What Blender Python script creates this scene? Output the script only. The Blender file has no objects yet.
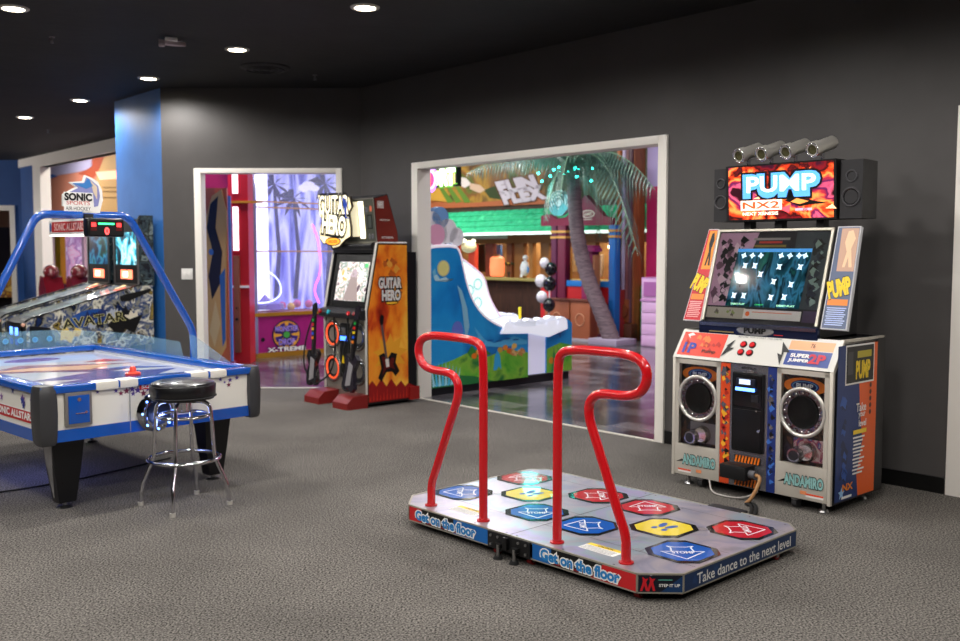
import bpy, bmesh, math, random
from mathutils import Vector, Matrix
random.seed(7)
C = bpy.context.scene.collection
PI = math.pi
rad = math.radians

# ------------------------------------------------------------------ materials
def lin(h):
    if isinstance(h, str):
        h = h.lstrip('#'); c = [int(h[i:i+2], 16)/255 for i in (0, 2, 4)]
    else: c = list(h)
    return tuple(((x/12.92) if x <= .04045 else ((x+.055)/1.055)**2.4) for x in c) + (1.,)
_mc = {}
def M(col, rough=.5, metal=0., emit=0., trans=0., coat=0., alpha=1., ior=1.45, name=None):
    key = (col, rough, metal, emit, trans, coat, alpha, ior)
    if key in _mc: return _mc[key]
    m = bpy.data.materials.new(name or 'paint_%s' % str(col).strip('#')); m.use_nodes = True
    b = m.node_tree.nodes['Principled BSDF']; c = lin(col)
    b.inputs['Base Color'].default_value = c
    b.inputs['Roughness'].default_value = rough; b.inputs['Metallic'].default_value = metal
    b.inputs['Transmission Weight'].default_value = trans; b.inputs['IOR'].default_value = ior
    b.inputs['Coat Weight'].default_value = coat; b.inputs['Alpha'].default_value = alpha
    if emit:
        b.inputs['Emission Color'].default_value = c; b.inputs['Emission Strength'].default_value = emit
    # a faint procedural roughness variation on every painted surface
    if not emit and not trans:
        nt = m.node_tree; n = nt.nodes.new('ShaderNodeTexNoise'); n.inputs['Scale'].default_value = 14
        tc = nt.nodes.new('ShaderNodeTexCoord'); nt.links.new(tc.outputs['Object'], n.inputs['Vector'])
        mr = nt.nodes.new('ShaderNodeMapRange'); mr.inputs[3].default_value = max(.02, rough-.05); mr.inputs[4].default_value = min(1, rough+.05)
        nt.links.new(n.outputs['Fac'], mr.inputs[0]); nt.links.new(mr.outputs[0], b.inputs['Roughness'])
    _mc[key] = m; return m
def ART(name, cols, scale=5, detail=3, dist=1., emit=0., rough=.3, interp='LINEAR', kind='noise', stretch=(1, 1, 1), lo=.3, hi=.7, metal=0., bump=0.):
    m = bpy.data.materials.new(name); m.use_nodes = True; nt = m.node_tree; b = nt.nodes['Principled BSDF']
    tc = nt.nodes.new('ShaderNodeTexCoord'); mp = nt.nodes.new('ShaderNodeMapping'); mp.inputs['Scale'].default_value = stretch
    nt.links.new(tc.outputs['Object'], mp.inputs[0])
    if kind == 'voronoi':
        n = nt.nodes.new('ShaderNodeTexVoronoi'); n.inputs['Scale'].default_value = scale; out = n.outputs['Distance']
    elif kind == 'wave':
        n = nt.nodes.new('ShaderNodeTexWave'); n.inputs['Scale'].default_value = scale; n.inputs['Distortion'].default_value = dist*4; n.inputs['Detail'].default_value = detail; out = n.outputs['Fac']
    else:
        n = nt.nodes.new('ShaderNodeTexNoise'); n.inputs['Scale'].default_value = scale; n.inputs['Detail'].default_value = detail
        n.inputs['Distortion'].default_value = dist; out = n.outputs['Fac']
    nt.links.new(mp.outputs[0], n.inputs['Vector'])
    r = nt.nodes.new('ShaderNodeValToRGB'); r.color_ramp.interpolation = interp
    el = r.color_ramp.elements; k = len(cols)
    while len(el) < k: el.new(.5)
    for i, c in enumerate(cols):
        el[i].position = lo+(hi-lo)*i/max(1, k-1); el[i].color = lin(c)
    nt.links.new(out, r.inputs[0]); nt.links.new(r.outputs[0], b.inputs['Base Color'])
    b.inputs['Roughness'].default_value = rough; b.inputs['Metallic'].default_value = metal
    if emit:
        nt.links.new(r.outputs[0], b.inputs['Emission Color']); b.inputs['Emission Strength'].default_value = emit
    if bump:
        bp = nt.nodes.new('ShaderNodeBump'); bp.inputs['Strength'].default_value = bump; nt.links.new(out, bp.inputs['Height']); nt.links.new(bp.outputs[0], b.inputs['Normal'])
    return m
BLACK = M('#0c0c0d', .45); GLOSSBLK = M('#08080a', .12, coat=.5); CHROME = M('#d8d8dc', .12, 1.); STEEL = M('#a8a8a8', .32, 1.)
ALU = M('#b9b4a6', .38, .7); WHITE = M('#e8e6e2', .4); DGREY = M('#2a2a2c', .5); RUBBER = M('#101010', .8)
GLASS = M('#ffffff', .02, 0, 0, 1., ior=1.05); PLEXI = M('#a8dcf4', .04, alpha=.17)
def EM(c, s): return M(c, .5, 0, s)

# ------------------------------------------------------------------ mesh builder
class B:
    def __init__(s): s.v = []; s.f = []; s.m = []; s.mats = []; s.X = Matrix()
    def mi(s, m):
        if m not in s.mats: s.mats.append(m)
        return s.mats.index(m)
    def add(s, vs, fs, m):
        o = len(s.v); s.v += [s.X @ Vector(p) for p in vs]; k = s.mi(m)
        for f in fs: s.f.append([o+i for i in f]); s.m.append(k)
        return s
    def box(s, x0, x1, y0, y1, z0, z1, m, bev=0.):
        if bev:
            bm = bmesh.new(); bmesh.ops.create_cube(bm, size=1)
            for v in bm.verts: v.co = Vector(((x0+x1)/2+v.co.x*(x1-x0), (y0+y1)/2+v.co.y*(y1-y0), (z0+z1)/2+v.co.z*(z1-z0)))
            bmesh.ops.bevel(bm, geom=list(bm.edges), offset=bev, segments=2, affect='EDGES', profile=.6)
            bm.verts.ensure_lookup_table()
            vs = [v.co[:] for v in bm.verts]; fs = [[v.index for v in f.verts] for f in bm.faces]; bm.free()
            return s.add(vs, fs, m)
        vs = [(x, y, z) for z in (z0, z1) for y in (y0, y1) for x in (x0, x1)]
        return s.add(vs, [(0, 2, 3, 1), (4, 5, 7, 6), (0, 1, 5, 4), (2, 6, 7, 3), (0, 4, 6, 2), (1, 3, 7, 5)], m)
    def prism(s, pts, a, b, m, axis='x'):
        def mk(p, t):
            return {'x': (t, p[0], p[1]), 'y': (p[0], t, p[1]), 'z': (p[0], p[1], t)}[axis]
        n = len(pts); vs = [mk(p, a) for p in pts]+[mk(p, b) for p in pts]
        fs = [list(range(n))[::-1], list(range(n, 2*n))]+[(i, (i+1) % n, n+(i+1) % n, n+i) for i in range(n)]
        return s.add(vs, fs, m)
    def quad(s, a, b, c, d, m): return s.add([a, b, c, d], [(0, 1, 2, 3)], m)
    def cyl(s, p, q, r, m, r2=None, n=20, cap=True):
        p = Vector(p); q = Vector(q); r2 = r if r2 is None else r2; d = (q-p).normalized()
        a = d.orthogonal().normalized(); b = d.cross(a)
        vs = [p+(a*math.cos(t)+b*math.sin(t))*r for t in [2*PI*i/n for i in range(n)]]+[q+(a*math.cos(t)+b*math.sin(t))*r2 for t in [2*PI*i/n for i in range(n)]]
        fs = [(i, (i+1) % n, n+(i+1) % n, n+i) for i in range(n)]
        if cap: fs += [list(range(n))[::-1], list(range(n, 2*n))]
        return s.add(vs, fs, m)
    def lathe(s, prof, m, c=(0, 0, 0), n=28, axis=(0, 0, 1)):
        d = Vector(axis).normalized(); a = d.orthogonal().normalized(); b = d.cross(a); c = Vector(c); vs = []; k = len(prof)
        for i in range(n):
            t = 2*PI*i/n
            for (r, h) in prof: vs.append(c+(a*math.cos(t)+b*math.sin(t))*r+d*h)
        fs = [(i*k+j, ((i+1) % n)*k+j, ((i+1) % n)*k+j+1, i*k+j+1) for i in range(n) for j in range(k-1)]
        return s.add(vs, fs, m)
    def torus(s, c, R, r, m, axis=(0, 0, 1), n=40, k=10):
        prof = [(R+r*math.cos(2*PI*j/k), r*math.sin(2*PI*j/k)) for j in range(k+1)]
        return s.lathe(prof, m, c, n, axis)
    def ball(s, c, r, m, sc=(1, 1, 1), n=16, k=10):
        vs = []; fs = []
        for j in range(k+1):
            ph = -PI/2+PI*j/k
            for i in range(n):
                t = 2*PI*i/n; vs.append((c[0]+r*sc[0]*math.cos(ph)*math.cos(t), c[1]+r*sc[1]*math.cos(ph)*math.sin(t), c[2]+r*sc[2]*math.sin(ph)))
        for j in range(k):
            for i in range(n): fs.append((j*n+i, j*n+(i+1) % n, (j+1)*n+(i+1) % n, (j+1)*n+i))
        return s.add(vs, fs, m)
    def tube(s, pts, r, m, n=12, smooth=0, closed=False, taper=None):
        P = [Vector(p) for p in pts]
        for _ in range(smooth):
            Q = [P[0]]
            for i in range(len(P)-1): Q += [P[i]*.75+P[i+1]*.25, P[i]*.25+P[i+1]*.75]
            Q.append(P[-1]); P = Q
        vs = []; a = None; N = len(P)
        for i, p in enumerate(P):
            if closed: d = (P[(i+1) % N]-P[i-1]).normalized()
            else: d = (P[min(i+1, N-1)]-P[max(i-1, 0)]).normalized()
            a = d.orthogonal().normalized() if a is None else (a-d*a.dot(d)).normalized()
            b = d.cross(a); rr = r if taper is None else r+(taper-r)*i/(N-1)
            vs += [p+(a*math.cos(2*PI*j/n)+b*math.sin(2*PI*j/n))*rr for j in range(n)]
        L = N if closed else N-1
        fs = [(i*n+j, i*n+(j+1) % n, ((i+1) % N)*n+(j+1) % n, ((i+1) % N)*n+j) for i in range(L) for j in range(n)]
        if not closed: fs += [list(range(n))[::-1], list(range((N-1)*n, N*n))]
        return s.add(vs, fs, m)
    def obj(s, name, parent=None, loc=None, rz=0, kind=None, ang=38):
        me = bpy.data.meshes.new(name); me.from_pydata([tuple(v) for v in s.v], [], s.f)
        for m in s.mats: me.materials.append(m)
        me.polygons.foreach_set('material_index', s.m)
        me.polygons.foreach_set('use_smooth', [True]*len(me.polygons))
        me.validate(); me.update()
        try: me.set_sharp_from_angle(angle=rad(ang))
        except Exception: pass
        o = bpy.data.objects.new(name, me); C.objects.link(o)
        if parent: o.parent = parent
        if loc: o.location = loc
        o.rotation_euler.z = rz
        if kind: o['kind'] = kind
        return o
def fillet(P, r, n=6):
    P = [Vector(p) for p in P]; out = [P[0]]
    for i in range(1, len(P)-1):
        a = (P[i-1]-P[i]); c = (P[i+1]-P[i]); d = min(r, a.length*.45, c.length*.45); A = P[i]+a.normalized()*d; D = P[i]+c.normalized()*d
        for k in range(n+1):
            t = k/n; out.append(A*(1-t)**2+P[i]*2*t*(1-t)+D*t*t)
    return out+[P[-1]]
def tag(o, label, cat, group=None, kind=None):
    o['label'] = label; o['category'] = cat
    if group: o['group'] = group
    if kind: o['kind'] = kind
    return o
def T(name, label, cat, loc=(0, 0, 0), rz=0, group=None):
    o = bpy.data.objects.new(name, None); o.empty_display_size = .1; C.objects.link(o); o.location = loc; o.rotation_euler.z = rz
    return tag(o, label, cat, group)
def dup(o, loc=None, rz=None, label=None, parent=None):
    c = o.copy(); C.objects.link(c)
    if parent is not None: c.parent = parent
    for ch in list(o.children): dup(ch, parent=c)
    if loc: c.location = loc
    if rz is not None: c.rotation_euler.z = rz
    if label: c['label'] = label
    return c

# ------------------------------------------------------------------ lettering and printed graphics
_tc = {}
def glyphs(s, bold):
    if (s, bold) in _tc: return _tc[(s, bold)]
    cu = bpy.data.curves.new('lettering', 'FONT'); cu.body = s; cu.offset = bold; cu.resolution_u = 3
    o = bpy.data.objects.new('lettering', cu); me = o.to_mesh()
    vs = [(v.co.x, v.co.y) for v in me.vertices]; fs = [list(p.vertices) for p in me.polygons]
    o.to_mesh_clear(); bpy.data.objects.remove(o); bpy.data.curves.remove(cu)
    x0 = min(v[0] for v in vs); x1 = max(v[0] for v in vs); y0 = min(v[1] for v in vs); y1 = max(v[1] for v in vs)
    _tc[(s, bold)] = (vs, fs, x0, x1, y0, y1); return _tc[(s, bold)]
class Art:
    """flat printed graphics on a panel: 2D shapes in a plane (o, u, v); each layer a hair prouder"""
    def __init__(s, o, u, v, eps=.0009):
        s.o = Vector(o); s.u = Vector(u).normalized(); s.v = Vector(v).normalized(); s.n = s.u.cross(s.v); s.b = B(); s.e = eps; s.k = 1
    def pt(s, p, k): return s.o+s.u*p[0]+s.v*p[1]+s.n*(s.e*k)
    def poly(s, pts, m, k=None):
        k = s.k if k is None else k; s.k = k if k != s.k else s.k
        s.b.add([s.pt(p, k) for p in pts], [list(range(len(pts)))], m); return s
    def rect(s, x0, y0, x1, y1, m, k=None): return s.poly([(x0, y0), (x1, y0), (x1, y1), (x0, y1)], m, k)
    def ell(s, x, y, rx, ry, m, k=None, n=24, rot=0):
        c, q = math.cos(rot), math.sin(rot)
        return s.poly([(x+rx*math.cos(2*PI*i/n)*c-ry*math.sin(2*PI*i/n)*q, y+rx*math.cos(2*PI*i/n)*q+ry*math.sin(2*PI*i/n)*c) for i in range(n)], m, k)
    def star(s, x, y, r, m, k=None, n=5, q=.42, rot=PI/2):
        return s.poly([(x+(r if i % 2 == 0 else r*q)*math.cos(rot+PI*i/n), y+(r if i % 2 == 0 else r*q)*math.sin(rot+PI*i/n)) for i in range(2*n)], m, k)
    def line(s, a, b, w, m, k=None):
        a = Vector((a[0], a[1])); b = Vector((b[0], b[1])); d = (b-a).normalized(); p = Vector((-d.y, d.x))*w/2
        return s.poly([a-p, b-p, b+p, a+p], m, k)
    def loop(s, pts, w, m, k=None):
        for i in range(len(pts)): s.line(pts[i], pts[(i+1) % len(pts)], w, m, k)
        return s
    def frame(s, x0, y0, x1, y1, w, m, k=None):
        return s.rect(x0, y0, x1, y0+w, m, k).rect(x0, y1-w, x1, y1, m, k).rect(x0, y0+w, x0+w, y1-w, m, k).rect(x1-w, y0+w, x1, y1-w, m, k)
    def blobs(s, n, x0, y0, x1, y1, r, mats, k=None, pts=7):
        for i in range(n):
            cx = random.uniform(x0+r, x1-r); cy = random.uniform(y0+r, y1-r); rr = r*random.uniform(.4, 1)
            s.poly([(cx+rr*random.uniform(.6, 1)*math.cos(2*PI*j/pts), cy+rr*(random.uniform(.2, .5) if j % 2 else random.uniform(.8, 1.2))*math.sin(2*PI*j/pts)) for j in range(pts)], mats[i % len(mats)], (k or s.k)+.08*(i % 9))
        return s
    def flames(s, x0, y0, x1, y1, n, m, k=None, up=True):
        w = (x1-x0)/n; pts = [(x0, y0)]
        for i in range(n):
            pts += [(x0+w*(i+.15), y0+(y1-y0)*random.uniform(.25, .45)), (x0+w*(i+.55), y0+(y1-y0)*random.uniform(.7, 1)), (x0+w*(i+.9), y0+(y1-y0)*random.uniform(.2, .4))]
        pts += [(x1, y0)]; return s.poly(pts, m, k)
    def text(s, t, x, y, h, m, w=None, bold=.02, k=None, shear=0., rot=0., out=None, ow=.05, arc=0., center=True):
        k = (s.k+1) if k is None else k
        if out is not None: s.text(t, x, y, h, out, w, bold+ow, k-.5, shear, rot, None, 0, arc, center)
        vs, fs, x0, x1, y0, y1 = glyphs(t, bold); b0 = glyphs(t, .02)
        sc = h/(b0[5]-b0[4]); sx = sc if w is None else w/(b0[3]-b0[2]); cx = (b0[2]+b0[3])/2 if center else b0[2]; cy = (b0[4]+b0[5])/2
        c, q = math.cos(rot), math.sin(rot); P = []
        for a in vs:
            px = (a[0]-cx)*sx; py = (a[1]-cy)*sc
            if arc: py += arc*(1-(2*px/((b0[3]-b0[2])*sx))**2)
            px += shear*py; P.append(s.pt((x+px*c-py*q, y+px*q+py*c), k))
        s.b.add(P, fs, m); return s
    def obj(s, name, parent=None, kind=None): return s.b.obj(name, parent, kind=kind)

# ------------------------------------------------------------------ the camera and the frames of the place
F, CX, CY, EYE = 960., 480., 320.5, 1.5
TILT = math.atan(68.5/960); ct, st = math.cos(TILT), math.sin(TILT)
def ray(px, py):
    a = (px-CX)/F; b = -(py-CY)/F
    return (a, ct+st*b, -st+ct*b)
def G(px, py, z=0.):
    r = ray(px, py); t = (z-EYE)/r[2]; return (r[0]*t, r[1]*t, z)
class Fr:       # a frame standing on the floor: origin, angle
    def __init__(s, o, deg): s.o = o; a = rad(deg); s.a = a; s.u = (math.cos(a), math.sin(a)); s.v = (-math.sin(a), math.cos(a))
    def w(s, x, y, z=0.): return (s.o[0]+s.u[0]*x+s.v[0]*y, s.o[1]+s.u[1]*x+s.v[1]*y, z)
    def loc(s, p):
        d = (p[0]-s.o[0], p[1]-s.o[1]); return (d[0]*s.u[0]+d[1]*s.u[1], d[0]*s.v[0]+d[1]*s.v[1], p[2])
    def _h(s, px, py, p, d):
        r = ray(px, py); n = (d[1], -d[0]); t = (p[0]*n[0]+p[1]*n[1])/(r[0]*n[0]+r[1]*n[1])
        return s.loc((r[0]*t, r[1]*t, EYE+r[2]*t))
    def fy(s, px, py, y=0.): q = s._h(px, py, s.w(0, y), s.u); return (q[0], q[2])      # point of the wall plane y = const
    def fx(s, px, py, x=0.): q = s._h(px, py, s.w(x, 0), s.v); return (q[1], q[2])
    def put(s, o, x=0., y=0., z=0.): o.location = s.w(x, y, z); o.rotation_euler.z = s.a; return o
cam = bpy.data.cameras.new('camera'); cam.lens = 36; cam.sensor_width = 36; cam.clip_start = .05; cam.clip_end = 200
co = bpy.data.objects.new('camera', cam); C.objects.link(co); co.location = (0, 0, EYE); co.rotation_euler = (PI/2-TILT, 0, 0)
bpy.context.scene.camera = co
cam.dof.use_dof = True; cam.dof.focus_distance = 4.8; cam.dof.aperture_fstop = 2.8
CEIL = 3.27
WF = Fr((-1.294, 10.535), -48.1)          # the long grey wall with the wide opening
BF = Fr((-3.461, 10.535), -48.1)          # the blue wall
LF = Fr((-8.873, 18.69), -48.1)           # the far wall with the header

# ------------------------------------------------------------------ setting materials
def noisy(name, c1, c2, scale, rough=.8, bump=0., detail=4, bscale=None, spec=None, big=None):
    m = bpy.data.materials.new(name); m.use_nodes = True; nt = m.node_tree; b = nt.nodes['Principled BSDF']
    tc = nt.nodes.new('ShaderNodeTexCoord'); n = nt.nodes.new('ShaderNodeTexNoise'); n.inputs['Scale'].default_value = scale; n.inputs['Detail'].default_value = detail
    nt.links.new(tc.outputs['Object'], n.inputs['Vector'])
    r = nt.nodes.new('ShaderNodeValToRGB'); r.color_ramp.elements[0].position = .36; r.color_ramp.elements[1].position = .64
    r.color_ramp.elements[0].color = lin(c1); r.color_ramp.elements[1].color = lin(c2)
    nt.links.new(n.outputs['Fac'], r.inputs[0]); out = r.outputs[0]
    if big:
        n2 = nt.nodes.new('ShaderNodeTexNoise'); n2.inputs['Scale'].default_value = big; n2.inputs['Detail'].default_value = 5
        nt.links.new(tc.outputs['Object'], n2.inputs['Vector'])
        mr = nt.nodes.new('ShaderNodeMapRange'); mr.inputs[1].default_value = .35; mr.inputs[2].default_value = .65; mr.inputs[3].default_value = .82; mr.inputs[4].default_value = 1.1
        nt.links.new(n2.outputs['Fac'], mr.inputs[0])
        mx = nt.nodes.new('ShaderNodeVectorMath'); mx.operation = 'SCALE'; nt.links.new(out, mx.inputs[0]); nt.links.new(mr.outputs[0], mx.inputs['Scale']); out = mx.outputs[0]
    nt.links.new(out, b.inputs['Base Color']); b.inputs['Roughness'].default_value = rough
    if spec is not None: b.inputs['Specular IOR Level'].default_value = spec
    if bump:
        n3 = nt.nodes.new('ShaderNodeTexNoise'); n3.inputs['Scale'].default_value = bscale or scale; n3.inputs['Detail'].default_value = 3
        nt.links.new(tc.outputs['Object'], n3.inputs['Vector'])
        bp = nt.nodes.new('ShaderNodeBump'); bp.inputs['Strength'].default_value = bump; bp.inputs['Distance'].default_value = .01
        nt.links.new(n3.outputs['Fac'], bp.inputs['Height']); nt.links.new(bp.outputs[0], b.inputs['Normal'])
    return m
carpet = noisy('grey_loop_carpet', '#211f1d', '#8b8680', 110, .95, .12, 8, 240, .1, big=1.2)
graywall = noisy('grey_wall_paint', '#4c4948', '#504d4c', 3, .5, .05, 4, 60)
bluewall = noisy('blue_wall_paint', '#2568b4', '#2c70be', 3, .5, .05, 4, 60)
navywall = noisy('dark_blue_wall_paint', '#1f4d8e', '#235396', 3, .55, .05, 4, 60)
blackceil = noisy('black_ceiling_paint', '#121113', '#1a191b', 2.2, .75, .3, 5, 9)
trimw = M('#f6f1e8', .4, name='white_trim_paint'); baseb = M('#0b0b0b', .4, name='black_baseboard')
pinkw = noisy('pink_wall_paint', '#c61e62', '#d3256b', 2, .5); lavw = noisy('lavender_wall_paint', '#c7b6ea', '#cfc0ee', 2, .5)
def tiles():
    m = bpy.data.materials.new('slate_floor_tile'); m.use_nodes = True; nt = m.node_tree; b = nt.nodes['Principled BSDF']
    tc = nt.nodes.new('ShaderNodeTexCoord'); mp = nt.nodes.new('ShaderNodeMapping'); mp.inputs['Rotation'].default_value = (0, 0, rad(48.1))
    nt.links.new(tc.outputs['Object'], mp.inputs[0])
    k = nt.nodes.new('ShaderNodeTexBrick'); k.inputs['Scale'].default_value = 1.; k.inputs['Brick Width'].default_value = .6; k.inputs['Row Height'].default_value = .3
    k.inputs['Mortar Size'].default_value = .006; k.inputs['Color1'].default_value = lin('#3c3a3e'); k.inputs['Color2'].default_value = lin('#7a7678'); k.inputs['Mortar'].default_value = lin('#1c1c1e')
    k.inputs['Bias'].default_value = -.1
    nt.links.new(mp.outputs[0], k.inputs['Vector'])
    n = nt.nodes.new('ShaderNodeTexNoise'); n.inputs['Scale'].default_value = 4; n.inputs['Detail'].default_value = 6; nt.links.new(mp.outputs[0], n.inputs['Vector'])
    mx = nt.nodes.new('ShaderNodeMix'); mx.data_type = 'RGBA'; mx.blend_type = 'OVERLAY'; mx.inputs['Factor'].default_value = .7
    nt.links.new(k.outputs['Color'], mx.inputs['A']); nt.links.new(n.outputs['Fac'], mx.inputs['B']); nt.links.new(mx.outputs['Result'], b.inputs['Base Color'])
    b.inputs['Roughness'].default_value = .16
    bp = nt.nodes.new('ShaderNodeBump'); bp.inputs['Strength'].default_value = .25; bp.inputs['Distance'].default_value = .004; nt.links.new(n.outputs['Fac'], bp.inputs['Height']); nt.links.new(bp.outputs[0], b.inputs['Normal'])
    return m
tile = tiles()

# ------------------------------------------------------------------ floors, ceilings, walls
def flat(name, pts, z, m, th=.1, down=True):
    b = B(); b.prism([(p[0], p[1]) for p in pts], z-th if down else z, z if down else z+th, m, 'z'); return b.obj(name, kind='structure')
P0 = WF.w(9.5, 0); PC = WF.w(0, 0); PB = BF.w(0, 0); PBe = BF.w(-1.28, 0); PR = LF.w(5.93, 0); PL = LF.w(0, 0); PLL = (-14, 18.69, 0)
PBk = WF.w(9.5, -14); PBl = (-14, -2, 0)
line = [P0, PC, PB, PBe, PR, PL, PLL]
flat('floor', line+[PBl, (-6, -5, 0), (8, -5, 0)], 0, carpet)
far = [PLL, PL, PR, PBe, PB, PC, P0, (14, 12, 0), (14, 32, 0), (-20, 32, 0)]
flat('floor', far, 0, tile)
flat('ceiling', line+[PBl, (-6, -5, 0), (8, -5, 0)], CEIL, blackceil, .12, False)
flat('ceiling', far, 4.3, M('#3a2f45', .8), .1, False)
def wall(name, fr, x0, x1, m, holes=(), th=.14, z1=CEIL, y0=0., mb=None):
    b = B(); xs = x0
    for (a, c, lo, hi) in sorted(holes):
        b.box(xs, a, y0, y0+th, 0, z1, m)
        if lo > 0: b.box(a, c, y0, y0+th, 0, lo, m)
        b.box(a, c, y0, y0+th, hi, z1, m); xs = c
    b.box(xs, x1, y0, y0+th, 0, z1, m); o = b.obj(name, kind='structure'); return fr.put(o)
wall('wall_right', WF, 0, 9.6, graywall, [(1.0, 4.04, 0, 2.35), (6.4, 7.5, 0, 2.3)], z1=4.3)
CF = Fr((-3.461, 10.535), 0)
wall('wall_center', CF, 0, 2.2, graywall, [(.414, 1.905, 0, 2.368)], z1=4.3)
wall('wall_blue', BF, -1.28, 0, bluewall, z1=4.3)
# return of the blue wall towards the far wall
RL = math.hypot(PR[0]-PBe[0], PR[1]-PBe[1]); RF = Fr(PBe[:2], math.degrees(math.atan2(PR[1]-PBe[1], PR[0]-PBe[0])))
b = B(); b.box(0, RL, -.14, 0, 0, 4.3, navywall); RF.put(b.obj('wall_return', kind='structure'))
hole_l = (1.2, 5.43, .3, 3.06)
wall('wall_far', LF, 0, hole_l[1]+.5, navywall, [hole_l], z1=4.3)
b = B(); b.box(-.02, hole_l[1], -.03, 0, 3.12, CEIL, trimw); LF.put(b.obj('trim_header', kind='structure'))
b = B(); b.box(.83, 1.25, -.035, .15, 0, 3.12, trimw).box(1.25, hole_l[1], -.035, .15, 3.06, 3.12, trimw); LF.put(b.obj('window_1', kind='structure'))
SF = Fr((-14, 18.69), 0)
wall('wall_left_far', SF, 0, 5.13, navywall, [(2.5, 4.9, .35, 2.3)])
b = B()
for q in ((2.4, 2.5, .25, 2.4), (4.9, 5.0, .25, 2.4)): b.box(q[0], q[1], -.03, .15, q[2], q[3], trimw)
b.box(2.5, 4.9, -.03, .15, 2.3, 2.4, trimw).box(2.5, 4.9, -.03, .15, .25, .35, trimw); SF.put(b.obj('window_2', kind='structure'))
darkw = graywall
b = B(); b.box(-14.1, -14, -2, 18.8, 0, CEIL, darkw); b.obj('wall_left', kind='structure')
b = B(); b.box(-14, 8, -5.1, -5, 0, CEIL, darkw); b.obj('wall_back', kind='structure')
b = B(); b.box(8, 8.1, -5, 5, 0, CEIL, darkw); b.obj('wall_right_back', kind='structure')
# casings
def casing(name, fr, x0, x1, zt, w=.085, depth=.155):
    b = B(); b.box(x0-w, x0+.012, -.022, depth, 0, zt+w*.62, trimw, .004).box(x1-.012, x1+w*.85, -.022, depth, 0, zt+w*.62, trimw, .004).box(x0+.012, x1-.012, -.022, depth, zt-.012, zt+w*.62, trimw, .004)
    return fr.put(b.obj(name, kind='structure'))
casing('trim_1', WF, 1.0, 4.04, 2.35); casing('trim_2', CF, .414, 1.905, 2.368, .065)
casing('trim_3', WF, 6.4, 7.5, 2.3, .13)
b = B(); b.box(6.4, 7.5, .04, .09, 0, 2.29, trimw); WF.put(b.obj('door_1', kind='structure'))
b = B(); b.box(1.0, 4.04, -.02, .02, 0, .006, M('#cfcabd', .5)); WF.put(b.obj('trim_4', kind='structure'))
b = B(); b.box(.42, 1.9, -.02, .02, 0, .006, M('#cfcabd', .5)); CF.put(b.obj('trim_5', kind='structure'))
b = B(); b.box(0, .91, -.014, 0, 0, .1, baseb).box(4.12, 6.26, -.014, 0, 0, .1, baseb).box(7.64, 9.5, -.014, 0, 0, .1, baseb); WF.put(b.obj('baseboard_right', kind='structure'))
b = B(); b.box(0, .34, -.014, 0, 0, .1, baseb).box(1.98, 2.16, -.014, 0, 0, .1, baseb); CF.put(b.obj('baseboard_center', kind='structure'))
b = B(); b.box(-1.28, 0, -.014, 0, 0, .1, baseb); BF.put(b.obj('baseboard_blue', kind='structure'))

# ------------------------------------------------------------------ ceiling fixtures
def light(kind, name, loc, power, color=(1, 1, 1), size=.2, aim=None, parent=None, spot=None, size_y=None):
    d = bpy.data.lights.new(name, kind); d.energy = power; d.color = color
    if kind == 'AREA':
        d.size = size
        if size_y: d.shape = 'RECTANGLE'; d.size_y = size_y
        else: d.shape = 'DISK'
    elif kind == 'SPOT': d.spot_size = rad(spot or 120); d.spot_blend = .45; d.shadow_soft_size = size
    else: d.shadow_soft_size = size
    o = bpy.data.objects.new(name, d); C.objects.link(o); o.location = loc
    if parent: o.parent = parent
    if aim: o.rotation_euler = (Vector(aim)-Vector(loc)).to_track_quat('-Z', 'Y').to_euler()
    return o
def downlight(loc, label, power=94):
    t = T('ceiling_downlight', label, 'ceiling light', loc, 0, 'recessed downlights in the black ceiling')
    b = B(); b.lathe([(.075, .0), (.078, -.012), (.105, -.008), (.108, 0)], M('#d6d2c8', .4)); b.obj('trim_ring', t)
    b = B(); b.lathe([(0, -.0), (.04, -.012), (.077, -.004)], EM('#fff2dc', 26)); b.obj('lamp_lens', t)
    light('SPOT', 'lamp', (0, 0, -.03), power, (1, .965, .93), .07, None, t, 168)
    return t
vis = [(2.867, -1.953, 'bright ceiling downlight above the tall guitar game, nearest the long grey wall top'), (.931, -1.95, 'ceiling downlight directly left of the round flat ceiling speaker'),
       (-.949, -1.95, 'ceiling downlight just above the top of the blue wall'), (-2.87, -1.96, 'ceiling downlight second from the end of the row over the pinball games'),
       (-4.80, -1.99, 'farthest and smallest ceiling downlight at the end of the row'), (1.138, -3.84, 'ceiling downlight cut by the left edge of the view')]
LP = []
for x, y, l in vis: downlight(WF.w(x, y, CEIL), l)
for x, y in [(4.75, -1.95), (6.65, -1.95), (8.5, -1.95), (3.0, -3.84), (4.9, -3.84), (6.8, -3.84), (8.6, -3.84), (-.8, -3.84), (-2.7, -3.84), (-4.6, -3.84), (-6.5, -3.84), (-6.75, -1.98), (-8.6, -1.98), (-6.5, -5.7), (1.2, -5.75), (3.1, -5.75), (5.0, -5.75), (6.9, -5.75), (8.8, -5.75), (3.1, -7.6), (5, -7.6), (6.9, -7.6)]:
    downlight(WF.w(x, y, CEIL), 'recessed downlight in the black ceiling overhead and behind the viewer')
b = B(); b.lathe([(0, -.028), (.19, -.026), (.235, -.012), (.24, 0)], M('#131214', .6))
for r_ in (.06, .12, .18): b.torus((0, 0, -.029), r_, .006, M('#18171a', .5))
tag(b.obj('ceiling_speaker', loc=G(265, 67, CEIL)), 'round flat black speaker grille flush in the dark ceiling', 'ceiling speaker')
t = T('ceiling_projector_mount', 'small white angled fixture hanging from the black ceiling', 'ceiling fixture', G(171, 38, CEIL), rad(20))
b = B(); b.box(-.05, .05, -.05, .05, -.03, 0, WHITE, .008); b.obj('base_plate', t)
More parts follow.
